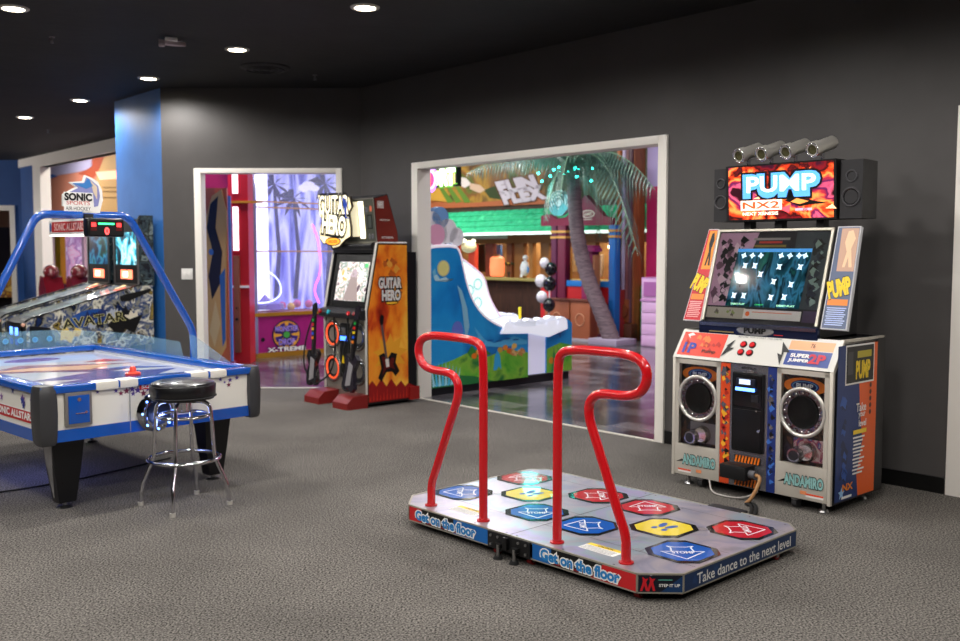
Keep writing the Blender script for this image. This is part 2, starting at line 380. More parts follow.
b = B(); b.prism([(-.1, -.05), (-.06, -.03), (.09, -.0), (.12, .03), (.04, .06), (-.02, .05), (-.08, .02)], -.055, -.025, M('#b8a8ac', .5), 'z').box(-.1, -.05, -.05, 0, -.08, -.05, M('#b8a8ac', .5), .01); b.obj('lamp_head', t)
GW = M('#8a8688', .5)
for i, (px, py) in enumerate([(52, 37), (315, 75), (48, 130), (235, 89)]):
    t = T('sprinkler_head', ['small white fire sprinkler head at the upper left of the black ceiling', 'fire sprinkler head beside the round ceiling speaker', 'fire sprinkler head beyond the farthest downlight', 'fire sprinkler head against the top of the grey wall over the narrow doorway'][i], 'sprinkler', G(px, py, CEIL), 0, 'sprinkler heads')
    b = B(); b.lathe([(0, -.004), (.022, -.004), (.026, 0.002)], GW); b.obj('escutcheon', t)
    b = B(); b.cyl((0, 0, 0), (0, 0, -.035), .008, STEEL).lathe([(0, -.05), (.014, -.05), (.015, -.046), (0, -.044)], GW).cyl((.01, 0, -.03), (.012, 0, -.048), .002, STEEL).cyl((-.01, 0, -.03), (-.012, 0, -.048), .002, STEEL); b.obj('nozzle', t)
# light switch
t = T('light_switch', 'double white light switch plate on grey wall beside the narrow doorway', 'light switch', (-3.21, 10.535, 1.26))
b = B(); b.box(-.062, .062, -.008, 0, -.06, .06, WHITE, .003); b.obj('plate', t)
for x in (-.028, .028):
    b = B(); b.box(x-.011, x+.011, -.014, -.008, -.022, .022, M('#f4f2ee', .3), .002); b.obj('toggle', t)
#@@PART2
RED = M('#c81c1e', .35); BLUE = M('#1560ae', .4); NAVY = M('#14294f', .4); ORANGE = M('#ee6a1c', .45); YEL = M('#f2cf2a', .45); INK = M('#0a0a0c', .4); PAPER = M('#f0eeea', .45)
REDP = M('#c8141c', .2, coat=.6)
# ------------------------------------------------------------------ dance platform
PF = Fr((-.383, 5.158), -46.7)
t = T('dance_platform', 'silver dance platform with arrow tiles and two red handrails', 'dance platform'); PF.put(t)
ch = .14; X0, X1, Y1 = -.15, 1.683, 1.18
outl = [(X0+ch, 0), (X1-ch, 0), (X1, ch), (X1, Y1-.08), (X1-.08, Y1), (X0+.08, Y1), (X0, Y1-.08), (X0, ch)]
holo = ART('holographic_metal', ['#a39da7', '#c4bac6', '#a4a2b8', '#bcb4be', '#aabcc6', '#b4a8d0', '#a8a3ac'], 2.6, 5, .8, rough=.33, metal=.6, lo=.25, hi=.75)
b = B(); b.prism(outl, .108, .122, holo, 'z'); b.obj('deck', t)
ins = [(x+(.012 if x < .7 else -.012), y+(.012 if y < .5 else -.012)) for x, y in outl]
b = B(); b.prism(ins, .04, .108, M('#17171a', .5), 'z'); b.obj('chassis', t)
# edging
b = B()
for i in range(8):
    p, q = outl[i], outl[(i+1) % 8]; L = math.hypot(q[0]-p[0], q[1]-p[1]); a = math.atan2(q[1]-p[1], q[0]-p[0])
    b.X = Matrix.Translation((p[0], p[1], 0)) @ Matrix.Rotation(a, 4, 'Z')
    for z0, z1 in ((.117, .1245), (.036, .0425)): b.box(0, L, -.003, .006, z0, z1, ALU)
    for x in (0, L-.004): b.box(x, x+.004, -.003, .003, .036, .124, ALU)
b.obj('edging', t)
# seams and screws on the deck
a = Art((0, 0, .122), (1, 0, 0), (0, 1, 0)); seam = M('#55525a', .4)
tx = [-.14, .145, .44, .765, 1.065, 1.36, 1.67]; cs = 0
for y in (.255, .53, .775, 1.03):
    a.rect(X0+.02, y-.0015, X1-.02, y+.0015, seam, 1)
for x in (.145, .44, .765, 1.065, 1.36): a.rect(x-.0015, .255, x+.0015, 1.03, seam, 1)
a.rect(.762, 0, .768, Y1, seam, 1)
for x in (.145, .44, 1.065, 1.36):
    for y in (.53, .775):
        a.ell(x, y, .022, .022, M('#c9c5c9', .3, .8), 2)
        for dx, dy in ((.05, 0), (-.05, 0), (0, .05), (0, -.05)): a.ell(x+dx, y+dy, .006, .006, STEEL, 2, 8)
for x in (-.12, .2, .5, .73, .8, 1.1, 1.4, 1.65):
    for y in (.02, 1.14): a.ell(x if 0 < x < 1.55 else x*.97, y, .006, .006, seam, 2, 8)
a.obj('deck_seams', t)
for x in (.3, 1.22):
    a = Art((0, 0, .122), (1, 0, 0), (0, 1, 0))
    a.rect(x-.1, .1, x+.11, .165, PAPER, 1).rect(x-.1, .165, x+.11, .195, YEL, 1).text('! CAUTION', x, .18, .018, INK, .1, k=2)
    for j in range(4): a.rect(x-.09, .108+j*.014, x+.09, .112+j*.014, M('#777777', .5), 2)
    a.obj('warning_sticker', t)
def octo(r, c=.42): k = r*c; return [(-r+k, -r), (r-k, -r), (r, -r+k), (r, r-k), (r-k, r), (-r+k, r), (-r, r-k), (-r, -r+k)]
R_ = .15
for cx, cy, col, ang in [(.0, .395, 'b', 225), (.58, .395, 'b', 315), (0, .9, 'r', 135), (.58, .9, 'r', 45), (.925, .395, 'b', 225), (1.5, .395, 'b', 315), (.925, .9, 'r', 135), (1.5, .9, 'r', 45), (.29, .65, 'y', 90), (1.21, .65, 'y', 90)]:
    b = B(); b.X = Matrix.Translation((cx, cy, .1225)); b.prism(octo(R_), 0, .002, M('#101014', .15, coat=.6), 'z'); o = b.obj('arrow_tile' if col != 'y' else 'center_tile', t)
    o['label'] = {'b': 'blue arrow tile', 'r': 'red arrow tile', 'y': 'yellow footprint tile'}[col]
    r = rad(ang-90); u = (math.cos(r), math.sin(r), 0); v = (-math.sin(r), math.cos(r), 0)
    a = Art((cx, cy, .1247), u, v, .0004); C1 = {'b': M('#0a58b8', .2, coat=.5), 'r': M('#c01628', .2, coat=.5), 'y': M('#e9cf3a', .25, coat=.5)}[col]
    W1 = M('#e4e6ee', .3)
    if col == 'y':
        a.poly(octo(.128, .45), C1, 1)
        for sx in (-1, 1): a.ell(sx*.026, .03, .018, .042, M('#2152a4', .3), 2, rot=-sx*.25).ell(sx*.03, -.036, .014, .02, M('#2152a4', .3), 2)
    else:
        # the coloured face fills the octagon, the arrow drawn in white outline
        rr = .13; k = .5; c45 = [(x*math.cos(PI/4)-y*math.sin(PI/4), x*math.sin(PI/4)+y*math.cos(PI/4)) for x, y in octo(rr, k)]
        a.poly(c45, C1, 1)
        a.loop([(0, .115), (.1, .005), (.052, .005), (.046, -.05), (.062, -.075), (.03, -.06), (-.03, -.06), (-.062, -.075), (-.046, -.05), (-.052, .005), (-.1, .005)], .007, W1, 2)
        a.poly([(-.05, -.002), (.05, -.002), (.05, .034), (-.05, .034)], C1, 3)
        fl = PI if ang in (315, 225) else 0
        a.text('STOMP', 0, .02, .034, W1, .105, .03, 4, rot=fl)
    a.obj('arrow_print', o)
# skirt panels
for x0, nm in ((0, 0), (.925, 1)):
    a = Art((x0, -.0035+.001, .0425), (1, 0, 0), (0, 0, 1), .0004); Wd = .617; H = .0745
    a.rect(0, 0, Wd, H, INK, 0)
    if nm == 0: a.rect(0, 0, .1, H, M('#c01f24', .4), 1).rect(.36, 0, Wd, H, M('#1763ad', .4), 1)
    else: a.rect(0, 0, .12, H, M('#1763ad', .4), 1).poly([(.36, 0), (Wd, 0), (Wd, H), (.43, H)], M('#c01f24', .4), 1)
    a.rect(.13, .004, .5, .016, M('#7c1418', .4), 2)
    a.text('Get on the floor', .29, .037, .05, M('#1d7fc4', .4), .47, .045, 5, out=PAPER, ow=.09)
    a.obj('skirt_panel', t)
a = Art((X1+.0025, ch, .0425), (0, 1, 0), (0, 0, 1), .0004); Wd = Y1-ch-.08
a.rect(0, 0, Wd, .0745, M('#10315c', .4), 0).blobs(10, 0, .0, Wd, .0745, .03, [M('#153c6e', .4)], 1)
a.text('Take dance to the next level', Wd*.52, .036, .05, PAPER, Wd*.84, .012, 4)
a.obj('skirt_panel', t)
cd = Vector((ch, ch, 0)).normalized(); L = ch*1.414
a = Art(Vector((X1-ch, 0, .0425))+Vector((cd.y, -cd.x, 0))*.0025, cd, (0, 0, 1), .0004)
a.rect(0, 0, L, .0745, M('#0c1322', .4), 0).poly([(.1, 0), (L, 0), (L, .0745)], M('#123a66', .4), 1)
for x in (.03, .06): a.poly([(x-.018, .004), (x-.008, .004), (x, .03), (x+.008, .004), (x+.018, .006), (x+.008, .045), (x+.018, .06), (x+.004, .058), (x-.008, .068), (x-.006, .045)], M('#d11d2a', .4), 2+.2*x)
a.text('STEP IT UP', .138, .03, .013, PAPER, .09, .03, 4); a.rect(.09, .052, .15, .056, M('#5fb4a0', .5), 3)
a.obj('corner_panel', t)
# hitch bracket
b = B(); b.box(.625, .915, -.012, -.001, .036, .118, M('#111113', .4), .003)
for x in (.65, .7, .84, .89):
    for z in (.055, .1): b.cyl((x, -.012, z), (x, -.018, z), .007, STEEL, n=8)
b.box(.745, .775, -.03, -.01, .05, .112, M('#0d0d0e', .4), .003); b.obj('hitch_bracket', t)
for x in (.72, .83):
    b = B(); b.cyl((x, -.03, 0), (x, -.03, .014), .026, RUBBER, .02).cyl((x, -.03, .014), (x, -.03, .07), .009, STEEL); b.box(x-.018, x+.018, -.035, .01, .055, .075, BLACK); b.obj('levelling_foot', t)
for x, y in [(.02, .12), (.66, .03), (.89, .03), (1.52, .045), (.02, 1.05), (.7, 1.1), (.95, 1.1), (1.5, 1.06), (1.62, .2), (1.655, .95)]:
    b = B(); b.cyl((x-.014, y, .02), (x+.014, y, .02), .02, M('#8c1a1a', .4)).cyl((x-.016, y, .02), (x+.016, y, .02), .009, STEEL).box(x-.02, x+.02, y-.02, y+.02, .034, .042, STEEL); b.obj('caster', t)
b = B(); b.box(1.12, 1.33, Y1-.01, Y1+.06, .03, .125, M('#1b1a1c', .6), .006); b.obj('connector_housing', t)
def rail(pts):
    P = [(x, .08, z) for x, z in pts]; b = B(); b.tube(P, .0225, REDP, 18, 2)
    for p in (P[0], P[-1]): b.lathe([(.0225, 0), (.034, 0), (.034, .006), (.0225, .008)], M('#b5161b', .3), (p[0], p[1], .1225))
    return b.obj('handrail', t)
lp = [(.085, .122), (.087, .16), (.088, .245), (.12, .31), (.27, .66), (.305, .74), (.31, .81), (.27, .855), (.21, .866), (.1, .866), (.02, .885), (-.022, .95), (-.005, 1.02), (.07, 1.052), (.2, 1.055), (.4, 1.052), (.485, 1.03), (.5, .95), (.499, .6), (.498, .122)]
rail(lp); rail([(1.506-x, z) for x, z in lp])

# ------------------------------------------------------------------ dance game cabinet
DF = Fr((1.248, 6.17), -48.1)
t = T('dance_game_cabinet', 'wide silver dance arcade cabinet with slanted screen and lit top sign', 'arcade machine'); DF.put(t)
BODY = M('#2b2a2c', .4, .3); FACE = M('#c2bcb0', .42, .3)
b = B(); b.prism([(.03, .06), (.03, .815), (.13, .985), (.6, .985), (.6, .06)], .0, 1.1, BODY); b.obj('body', t)
b = B()
for x in (.01, 1.09): b.prism([(.0, .06), (.0, .825), (.12, 1.0), (.62, 1.0), (.62, .975), (.135, .975), (.022, .815), (.022, .06)], x-.01, x+.01, FACE)
b.box(0, 1.1, .6, .62, .06, 1.0, BODY); b.obj('edge_trim', t)
for x in (.08, 1.02):
    for y in (.08, .54):
        b = B(); b.cyl((x, y, 0), (x, y, .015), .03, STEEL, .024).cyl((x, y, .015), (x, y, .065), .01, STEEL); b.obj('levelling_foot', t)
for x in (.2, .86):
    b = B(); b.cyl((x-.015, .06, .035), (x+.015, .06, .035), .034, M('#3a3a3c', .5)).box(x-.02, x+.02, .03, .09, .05, .065, STEEL); b.obj('caster', t)
dark_art = ART('speaker_bay_print', ['#1a1720', '#3d3a4c', '#2a2620', '#6a4a3a', '#20242e'], 9, 3, 2)
pink_art = ART('speaker_bay_stripe_print', ['#a93350', '#e8dcdc', '#c0506a', '#3a66b0', '#e8e0e0'], 12, 3, 2)
ringprint = ART('mottled_ring_print', ['#2440a0', '#b8b4c4', '#7a2430', '#d8d2d8', '#1c2c60'], 22, 4, 2, rough=.2, metal=.4)
for s_, (x0, x1) in enumerate(((.022, .36), (.75, 1.078))):
    cx = (x0+x1)/2; b = B()
    b.box(x0, x1, 0, .03, .07, .27, FACE, .002).box(x0, x0+.028, 0, .03, .27, .82, FACE).box(x1-.028, x1, 0, .03, .27, .82, FACE).box(x0, x1, 0, .03, .79, .82, FACE)
    o = b.obj('speaker_panel', t)
    b = B(); b.box(x0+.028, x1-.028, .0285, .033, .27, .79, dark_art); b.box(x0+.1, x1-.03, .028, .0285, .29, .42, pink_art if s_ else M('#8b8890', .3)); b.obj('bay_print', o)
    b = B(); b.torus((cx, .005, .575), .138, .012, M('#d8d4cc', .25, .6), (0, 1, 0)).lathe([(.128, .012), (.128, .022), (.09, .018), (.09, .012)], ringprint, (cx, 0, .575), 40, (0, 1, 0))
    b.obj('speaker_ring', o)
    b = B(); b.lathe([(.1, .016), (.095, .003), (.085, .014), (.03, .027), (0, .022)], M('#0d0c0d', .6), (cx, 0, .575), 36, (0, 1, 0)); b.obj('woofer', o)
    for k in range(16):
        aa = 2*PI*k/16; b = B(); b.ball((cx+.113*math.cos(aa), .008, .575+.113*math.sin(aa)), .008, CHROME, n=8, k=6); b.obj('ring_stud', o)
    b = B(); b.cyl((cx+.03, .03, .345), (cx+.03, -.01, .345), .058, M('#c8c0b8', .08, .9), .045).cyl((cx-.03, .02, .325), (cx-.03, -.035, .325), .05, M('#8f8a90', .08, .9), .04).cyl((cx-.03, -.036, .325), (cx-.03, -.037, .325), .03, M('#222226', .2)); b.obj('horn_tweeter', o)
    b = B(); b.box(x0+.02, x1-.02, .004, .007, .275, .785, M('#ffffff', .03, trans=1., ior=1.02)); b.obj('acrylic_window', o)
    a = Art((0, .0275, 0), (1, 0, 0), (0, 0, 1))
    a.ell(cx, .725, .135, .05, M('#e8802a', .35), 1).ell(cx, .725, .09, .036, M('#16307a', .3), 2).ell(cx, .725, .08, .03, M('#6fa8d8', .3), 3).ell(cx, .725, .074, .026, M('#1a2f66', .3), 4).text('PUMP', cx, .725, .03, M('#dfe6f0', .3), .105, .03, 5)
    a.obj('logo_print', o)
    a = Art((0, -.0005, 0), (1, 0, 0), (0, 0, 1))
    a.text('ANDAMIRO', cx+.02, .175, .062, M('#86b4b0', .35), .245, .05, 3, out=INK, ow=.05).poly([(x0+.015, .15), (x0+.1, .165), (x0+.06, .172)], INK, 1)
    a.rect(x0+(.03 if s_ == 0 else .2), .088, x0+(.13 if s_ == 0 else .31), .11, M('#e6e0da', .4), 1).rect(x0+(.03 if s_ == 0 else .2), .1, x0+(.13 if s_ == 0 else .31), .11, M('#dd4a2a', .4), 2).rect(cx, .1, cx+.04, .12, M('#e08a5a', .4), 1)
    a.obj('maker_lettering', o)
# middle bay
b = B(); b.box(.36, .75, .004, .03, .07, .82, M('#8e8c92', .25, .8)); mid = b.obj('center_panel', t)
a = Art((0, .003, 0), (1, 0, 0), (0, 0, 1))
a.rect(.362, .07, .43, .82, M('#d2481c', .4), 1).rect(.69, .07, .748, .82, M('#1c2f70', .4), 1)
a.blobs(60, .355, .07, .44, .82, .026, [INK, M('#e8a82a', .4), M('#a82018', .4), M('#8e8c92', .25, .8)], 2, 6)
a.blobs(60, .68, .07, .752, .82, .024, [INK, M('#3c6cc0', .4), M('#8e8c92', .25, .8), M('#14204c', .4)], 2, 6)
a.text('EXTRA', .56, .8, .012, INK, .1)
a.rect(.47, .22, .65, .262, INK, 3).rect(.47, .075, .65, .125, INK, 3)
for z0, z1 in ((.22, .262), (.075, .125)):
    for k in range(8): a.poly([(.472+k*.022, z0), (.484+k*.022, z0), (.494+k*.022, z1), (.482+k*.022, z1)], M('#ef7a1e', .4), 4)
a.obj('flame_print', mid)
b = B(); b.box(.45, .67, -.012, .01, .29, .775, M('#131315', .3), .012); dr = b.obj('coin_door', t)
b = B(); b.box(.462, .658, -.016, -.01, .565, .765, M('#0b0b0d', .25), .006).box(.462, .658, -.016, -.01, .3, .55, M('#101012', .3), .006); b.obj('door_flap', dr)
b = B(); b.box(.49, .62, -.03, -.012, .66, .74, M('#1c2030', .3), .006).box(.5, .61, -.034, -.028, .69, .7, INK); bl = b.obj('bill_acceptor', dr)
b = B(); b.box(.49, .62, -.0335, -.0295, .665, .684, EM('#4f86ff', 7)).box(.515, .59, -.0335, -.0295, .705, .735, EM('#b8c8e8', 1.2)); b.obj('bill_slot_light', dr)
b = B(); b.box(.59, .64, -.022, -.014, .6, .645, M('#242428', .25), .004).cyl((.645, -.016, .43), (.645, -.024, .43), .009, CHROME).cyl((.63, -.016, .55), (.63, -.024, .55), .006, CHROME).box(.56, .6, -.02, -.012, .775, .79, STEEL, .002); b.obj('coin_lock', dr)
b = B(); b.box(.43, .61, -.1, .005, .13, .215, M('#0d0d0e', .5), .006).cyl((.605, -.05, .17), (.65, -.05, .17), .024, M('#5c5c60', .4)); b.obj('cable_connector', t)
# control shelf
n_ = Vector((0, -.17, .1)).normalized()
a = Art(Vector((0, .0, .825))+Vector((0, -.86, .507))*.003, (1, 0, 0), (0, .12, .175)); Hs = .208
a.rect(.0, 0, 1.1, Hs, M('#cfcdc6', .35), 0)
a.rect(.02, .02, .345, .19, M('#d83a22', .35), 1).blobs(14, .02, .02, .345, .19, .035, [M('#ef7a3a', .4), M('#b01c14', .4)], 2)
a.text('1P', .1, .075, .07, M('#2a3aa0', .4), .09, .04, 5).text('Pump', .25, .055, .03, INK, .1, .02, 5).poly([(.05, .17), (.08, .14), (.07, .16), (.11, .17), (.08, .185)], PAPER, 4)
a.poly([(.345, .03), (.42, .1), (.39, .1), (.41, .16), (.36, .11), (.37, .11)], INK, 4).poly([(.76, .01), (.72, .09), (.75, .08), (.73, .17), (.8, .1), (.76, .1)], INK, 4)
a.text('BEFORE YOU START THE GAME', .57, .183, .013, M('#777777', .4), .3, .0, 4)
a.rect(.78, .125, 1.06, .185, M('#f0a878', .35), 1).rect(.78, .02, 1.06, .12, M('#23408c', .35), 1).text('2P', .98, .07, .06, M('#c82038', .4), .1, .04, 5).text('SUPER', .87, .085, .025, PAPER, .12, .04, 5).text('JUMPER', .87, .05, .025, PAPER, .13, .04, 5).text('76', .93, .155, .03, INK, .03, .0, 5)
a.obj('control_panel', t)
for dx, dy in ((0, 0), (.062, 0), (0, .055), (.062, .055)):
    p = Vector((.475+dx, .0, .825))+Vector((0, .12, .175)).normalized()*(.075+dy); nn = Vector((0, -.825, .565))
    b = B(); b.cyl(p, p+nn*.006, .024, M('#2a1416', .3)).cyl(p+nn*.006, p+nn*.014, .016, M('#d01820', .25)); b.obj('push_button', t)
# right side print
a = Art((1.1105, 0, 0), (0, 1, 0), (0, 0, 1)); OR_ = M('#ea6220', .4); NB = M('#1b3570', .4)
a.rect(.03, .075, .5, .97, NB, 0).poly([(.3, .075), (.5, .075), (.5, .97), (.26, .97), (.3, .6), (.34, .4), (.28, .2)], OR_, 1).rect(.5, .075, .6, .99, M('#1a1a1c', .4), 0)
a.blobs(16, .04, .08, .2, .75, .06, [M('#14264f', .4), M('#2c56a8', .4)], 1)
a.rect(.115, .74, .46, .97, PAPER, 2).rect(.125, .75, .45, .96, INK, 3).text('PUMP', .32, .82, .1, YEL, .17, .05, 5).rect(.25, .89, .42, .93, M('#b8a82a', .4), 4).rect(.14, .8, .2, .93, M('#333', .4) if False else M('#39393c', .4), 4)
for k in range(5): a.ell(.42, .56+k*.04, .013, .015, M('#5c2618', .4), 4)
a.text('Take', .31, .6, .05, PAPER, .12, .02, 5).text('your', .32, .55, .035, PAPER, .08, .02, 5).text('level', .33, .505, .04, PAPER, .09, .02, 5)
a.rect(.22, .445, .38, .47, YEL, 5)
for k in range(11): a.rect(.22+.004*(k % 3), .42-k*.021, .36-.02*((k*7) % 3), .43-k*.021, PAPER, 5)
a.text('NX', .17, .15, .04, M('#e8842a', .4), .12, .04, 5).star(.1, .12, .04, M('#9cc6f0', .4), 4).rect(.1, .085, .22, .1, PAPER, 5)
a.obj('side_print', t)
# screen housing: (y,z) profile
b = B(); b.prism([(.13, 1.0), (.13, 1.065), (.305, 1.64), (.6, 1.64), (.6, 1.0)], .13, .93, BODY); hs = b.obj('screen_housing', t)
b = B(); b.box(.12, .94, .105, .135, .985, 1.06, M('#232c4c', .2, .6), .004).box(.13, .93, .1, .106, 1.035, 1.056, M('#8d93a8', .15, .9)); b.obj('lower_bezel', hs)
a = Art((0, .104, 0), (1, 0, 0), (0, 0, 1)); a.ell(.53, 1.02, .13, .033, M('#c8c8c8', .25, .7), 1).ell(.53, 1.02, .122, .028, M('#a8a8a8', .3, .7), 2).text('PUMP', .53, 1.02, .035, INK, .15, .05, 4).rect(.2, .998, .38, 1.004, M('#c8b070', .3, .6), 1).rect(.66, 1.0, .72, 1.004, M('#c02a2a', .4), 1); a.obj('oval_badge', hs)
vv = Vector((0, .175, .575)).normalized(); nn = Vector((0, -vv.z, vv.y)); Hf = .601; o0 = Vector((.13, .13, 1.065))
def on(x, h, d=0): return o0+Vector((x, 0, 0))+vv*h+nn*d
a = Art(on(0, 0, .001), (1, 0, 0), vv, .0006); Wf = .8
a.rect(0, 0, Wf, Hf, M('#25222a', .35), 0)
a.poly([(0, .1), (.17, .1), (.3, Hf-.02), (.02, Hf-.02)], M('#caa0bc', .35), 1).blobs(70, 0.01, .1, .27, Hf-.02, .04, [INK, M('#e6cad8', .4), INK, M('#6a4a5c', .4)], 2, 6)
a.rect(.56, .1, Wf-.02, Hf-.02, M('#3a444a', .35), 1).blobs(50, .66, .1, Wf-.02, Hf-.04, .035, [INK, M('#8aa49c', .4), M('#23293a', .4)], 2, 6)
a.rect(.27, .53, .52, .545, M('#9a9a94', .4), 3).rect(.31, .51, .47, .523, M('#c8382c', .4), 3).rect(.28, .485, .5, .5, M('#8a7a30', .4), 3)
a.rect(.02, .02, .3, .09, M('#b8b4a4', .35), 2).rect(.29, .025, .68, .085, PAPER, 3).rect(.69, .02, .79, .09, M('#4a3a5c', .35), 2).rect(.35, .066, .62, .07, ORANGE, 4).ell(.32, .055, .015, .015, ORANGE, 4).blobs(8, .03, .02, .27, .09, .02, [M('#8a9a5a', .4), M('#6a6258', .4)], 3)
a.obj('screen_surround', hs)
scr = ART('game_screen_glow', ['#04121c', '#0a2c3c', '#123a44', '#2c6a88', '#081c28', '#1c5a50'], 7, 3, .6, emit=.45, rough=.1, lo=.32, hi=.68, stretch=(1.6, 1, .6))
a = Art(on(0, 0, .002), (1, 0, 0), vv, .0006); S = (.15, .1, .66, .475)
a.b.quad(*[a.pt(p, 4) for p in [(S[0], S[1]), (S[2], S[1]), (S[2]+.02, S[3]), (S[0]+.02, S[3])]], scr)
a.rect(S[0]+.02, S[3]-.022, S[2]+.02, S[3], EM('#3c86c0', .8), 5)
W2 = EM('#d8f0ff', 1.3)
for gx in (.2, .26, .32, .46, .52, .58, .62):
    a.star(gx+.02, .43, .022, W2, 6, 4, .5, rot=gx*30)
for gx, gy in [(.24, .365), (.31, .365), (.48, .36), (.62, .36), (.22, .27), (.46, .265), (.2, .17), (.27, .17), (.46, .165), (.55, .17), (.36, .31), (.58, .25)]:
    a.poly([(gx-.018, gy-.018), (gx-.004, gy-.014), (gx+.014, gy-.02), (gx+.01, gy), (gx+.02, gy+.016), (gx, gy+.012), (gx-.016, gy+.02), (gx-.008, gy)], W2, 6)
a.text('DEMO PLAY', .24, .115, .012, EM('#b8ffd0', 1.2), .1, .02, 6).text('CREDIT', .39, .115, .008, EM('#3ae06a', 1.), .06, .02, 6).text('DEMO PLAY', .57, .115, .012, EM('#b8ffd0', 1.2), .12, .02, 6)
a.obj('screen', hs)
b = B(); b.quad(on(.0, .0, .008), on(Wf, 0, .008), on(Wf, Hf, .008), on(0, Hf, .008), M('#ffffff', .02, trans=1., ior=1.12)); b.obj('screen_glass', hs)
b = B()
for x in (0, Wf-.016):
    b.add([on(x+dx, h, d) for h in (0, Hf) for dx in (0, .016) for d in (0, .014)], [(0, 1, 3, 2), (4, 6, 7, 5), (0, 4, 5, 1), (2, 3, 7, 6), (0, 2, 6, 4), (1, 5, 7, 3)], ALU)
b.add([on(x, h, d) for h in (Hf-.014, Hf) for x in (0, Wf) for d in (0, .014)], [(0, 1, 3, 2), (4, 6, 7, 5), (0, 4, 5, 1), (2, 3, 7, 6), (0, 2, 6, 4), (1, 5, 7, 3)], ALU)
b.obj('screen_frame', hs)
# side wings
def wing(xb0, xb1, xt0, xt1, c1, c2, top, name):
    P4 = [on(xb0, -.01, .0), on(xb1, -.01, .0), on(xt1, Hf+.01, 0), on(xt0, Hf+.01, 0)]; b = B()
    Q = [p-nn*.03 for p in P4]; b.add(P4+Q, [(0, 1, 2, 3), (7, 6, 5, 4), (0, 4, 5, 1), (1, 5, 6, 2), (2, 6, 7, 3), (3, 7, 4, 0)], M('#c8c8cc', .4)); w = b.obj(name, hs)
    u = (P4[1]-P4[0]).normalized(); a = Art(P4[0]+nn*.001, u, vv, .0006); d = (P4[3]-P4[0]).dot(u); wd = (P4[1]-P4[0]).length; wt = (P4[2]-P4[3]).length; H_ = Hf+.02
    q = lambda x, h: (d*h+x*(wd+(wt-wd)*h), h*H_)
    a.poly([q(.04, .01), q(.96, .01), q(.96, .99), q(.04, .99)], c1, 0)
    a.poly([q(.25, .56), q(.95, .56), q(.95, .98), q(.2, .98)], top, 1)
    figc = INK if c1 is RW else M('#f2c8a0', .4)
    a.poly([q(.45, .6), q(.55, .75), q(.42, .84), q(.5, .95), q(.7, .96), q(.85, .88), q(.72, .78), q(.85, .6), q(.72, .6), q(.65, .7), q(.56, .6)], figc, 2)
    x, y = q(.48, .4); a.text('PUMP', x, y, .1, YEL, wd*.85, .06, 4, out=INK, ow=.03, rot=-.35 if c1 is RW else .3)
    a.poly([q(.1, .29), q(.9, .29), q(.9, .23), q(.1, .23)], M('#e88a3a', .4), 2)
    for k in range(9): a.poly([q(.12+.03*(k % 2), .21-k*.02), q(.88-.04*(k % 3), .21-k*.02), q(.88-.04*(k % 3), .2-k*.02), q(.12+.03*(k % 2), .2-k*.02)], c2, 3)
    a.obj('wing_print', w)
RW = M('#c8202c', .35)
wing(-.15, -.012, -.085, -.012, RW, M('#f0b0b0', .4), M('#e8902a', .35), 'side_wing')
wing(.815, .975, .815, .955, M('#5c6884', .35), M('#b8c8f0', .4), M('#c8a088', .35), 'side_wing')
# top sign
for x in (.3, .52, .8):
    b = B(); b.box(x-.025, x+.025, .36, .42, 1.62, 1.71, BLACK); b.obj('sign_post', t)
b = B(); b.prism([(.29, 1.695), (.27, 2.045), (.5, 2.045), (.5, 1.695)], .19, .94, BLACK); sg = b.obj('top_sign', t)
vs_ = Vector((0, -.02, .35)).normalized(); marq = ART('marquee_glow_art', ['#3a0a20', '#7a1018', '#180408', '#d83a18', '#ff9a4a', '#b02838', '#4a1048', '#e85a7a', '#2a0410'], 5.5, 7, .5, emit=1.1, lo=.3, hi=.7, rough=.3)
a = Art((.21, .289, 1.705), (1, 0, 0), vs_, .0012); a.rect(0, 0, .715, .33, marq, 1)
hot = EM('#fff0d8', 2.2)
for k in range(14):
    x = random.uniform(.02, .68); y = random.uniform(.02, .3); a.poly([(x, y), (x+random.uniform(.03, .09), y+random.uniform(.01, .03)), (x+random.uniform(.02, .08), y+random.uniform(-.03, 0))], EM(random.choice(['#ff7a3c', '#ffc890', '#ff4a5a']), 1.5), 1.3+.04*k)
a.text('PUMP', .37, .205, .13, EM('#5aa8f0', 1.0), .5, .09, 5, out=INK, ow=.07).text('PUMP', .37, .215, .1, EM('#f4faff', 1.2), .47, .02, 6)
a.poly([(.4, .11), (.46, .135), (.6, .1), (.68, .085), (.56, .08), (.5, .07)], INK, 5).poly([(.44, .1), (.48, .12), (.56, .1), (.5, .085)], EM('#ff9a4a', 1.2), 6)
a.rect(.09, .055, .38, .118, EM('#ffe0d0', 1.1), 5).text('NX2', .235, .088, .042, EM('#d8501c', 1.2), .26, .02, 7).text('NEXT XENESIS', .23, .035, .02, hot, .25, .01, 6).rect(.47, .045, .58, .06, EM('#ff9ab0', 1.5), 6).text('EX', .54, .052, .012, INK, .03, .02, 8)
a.obj('sign_artwork', sg)
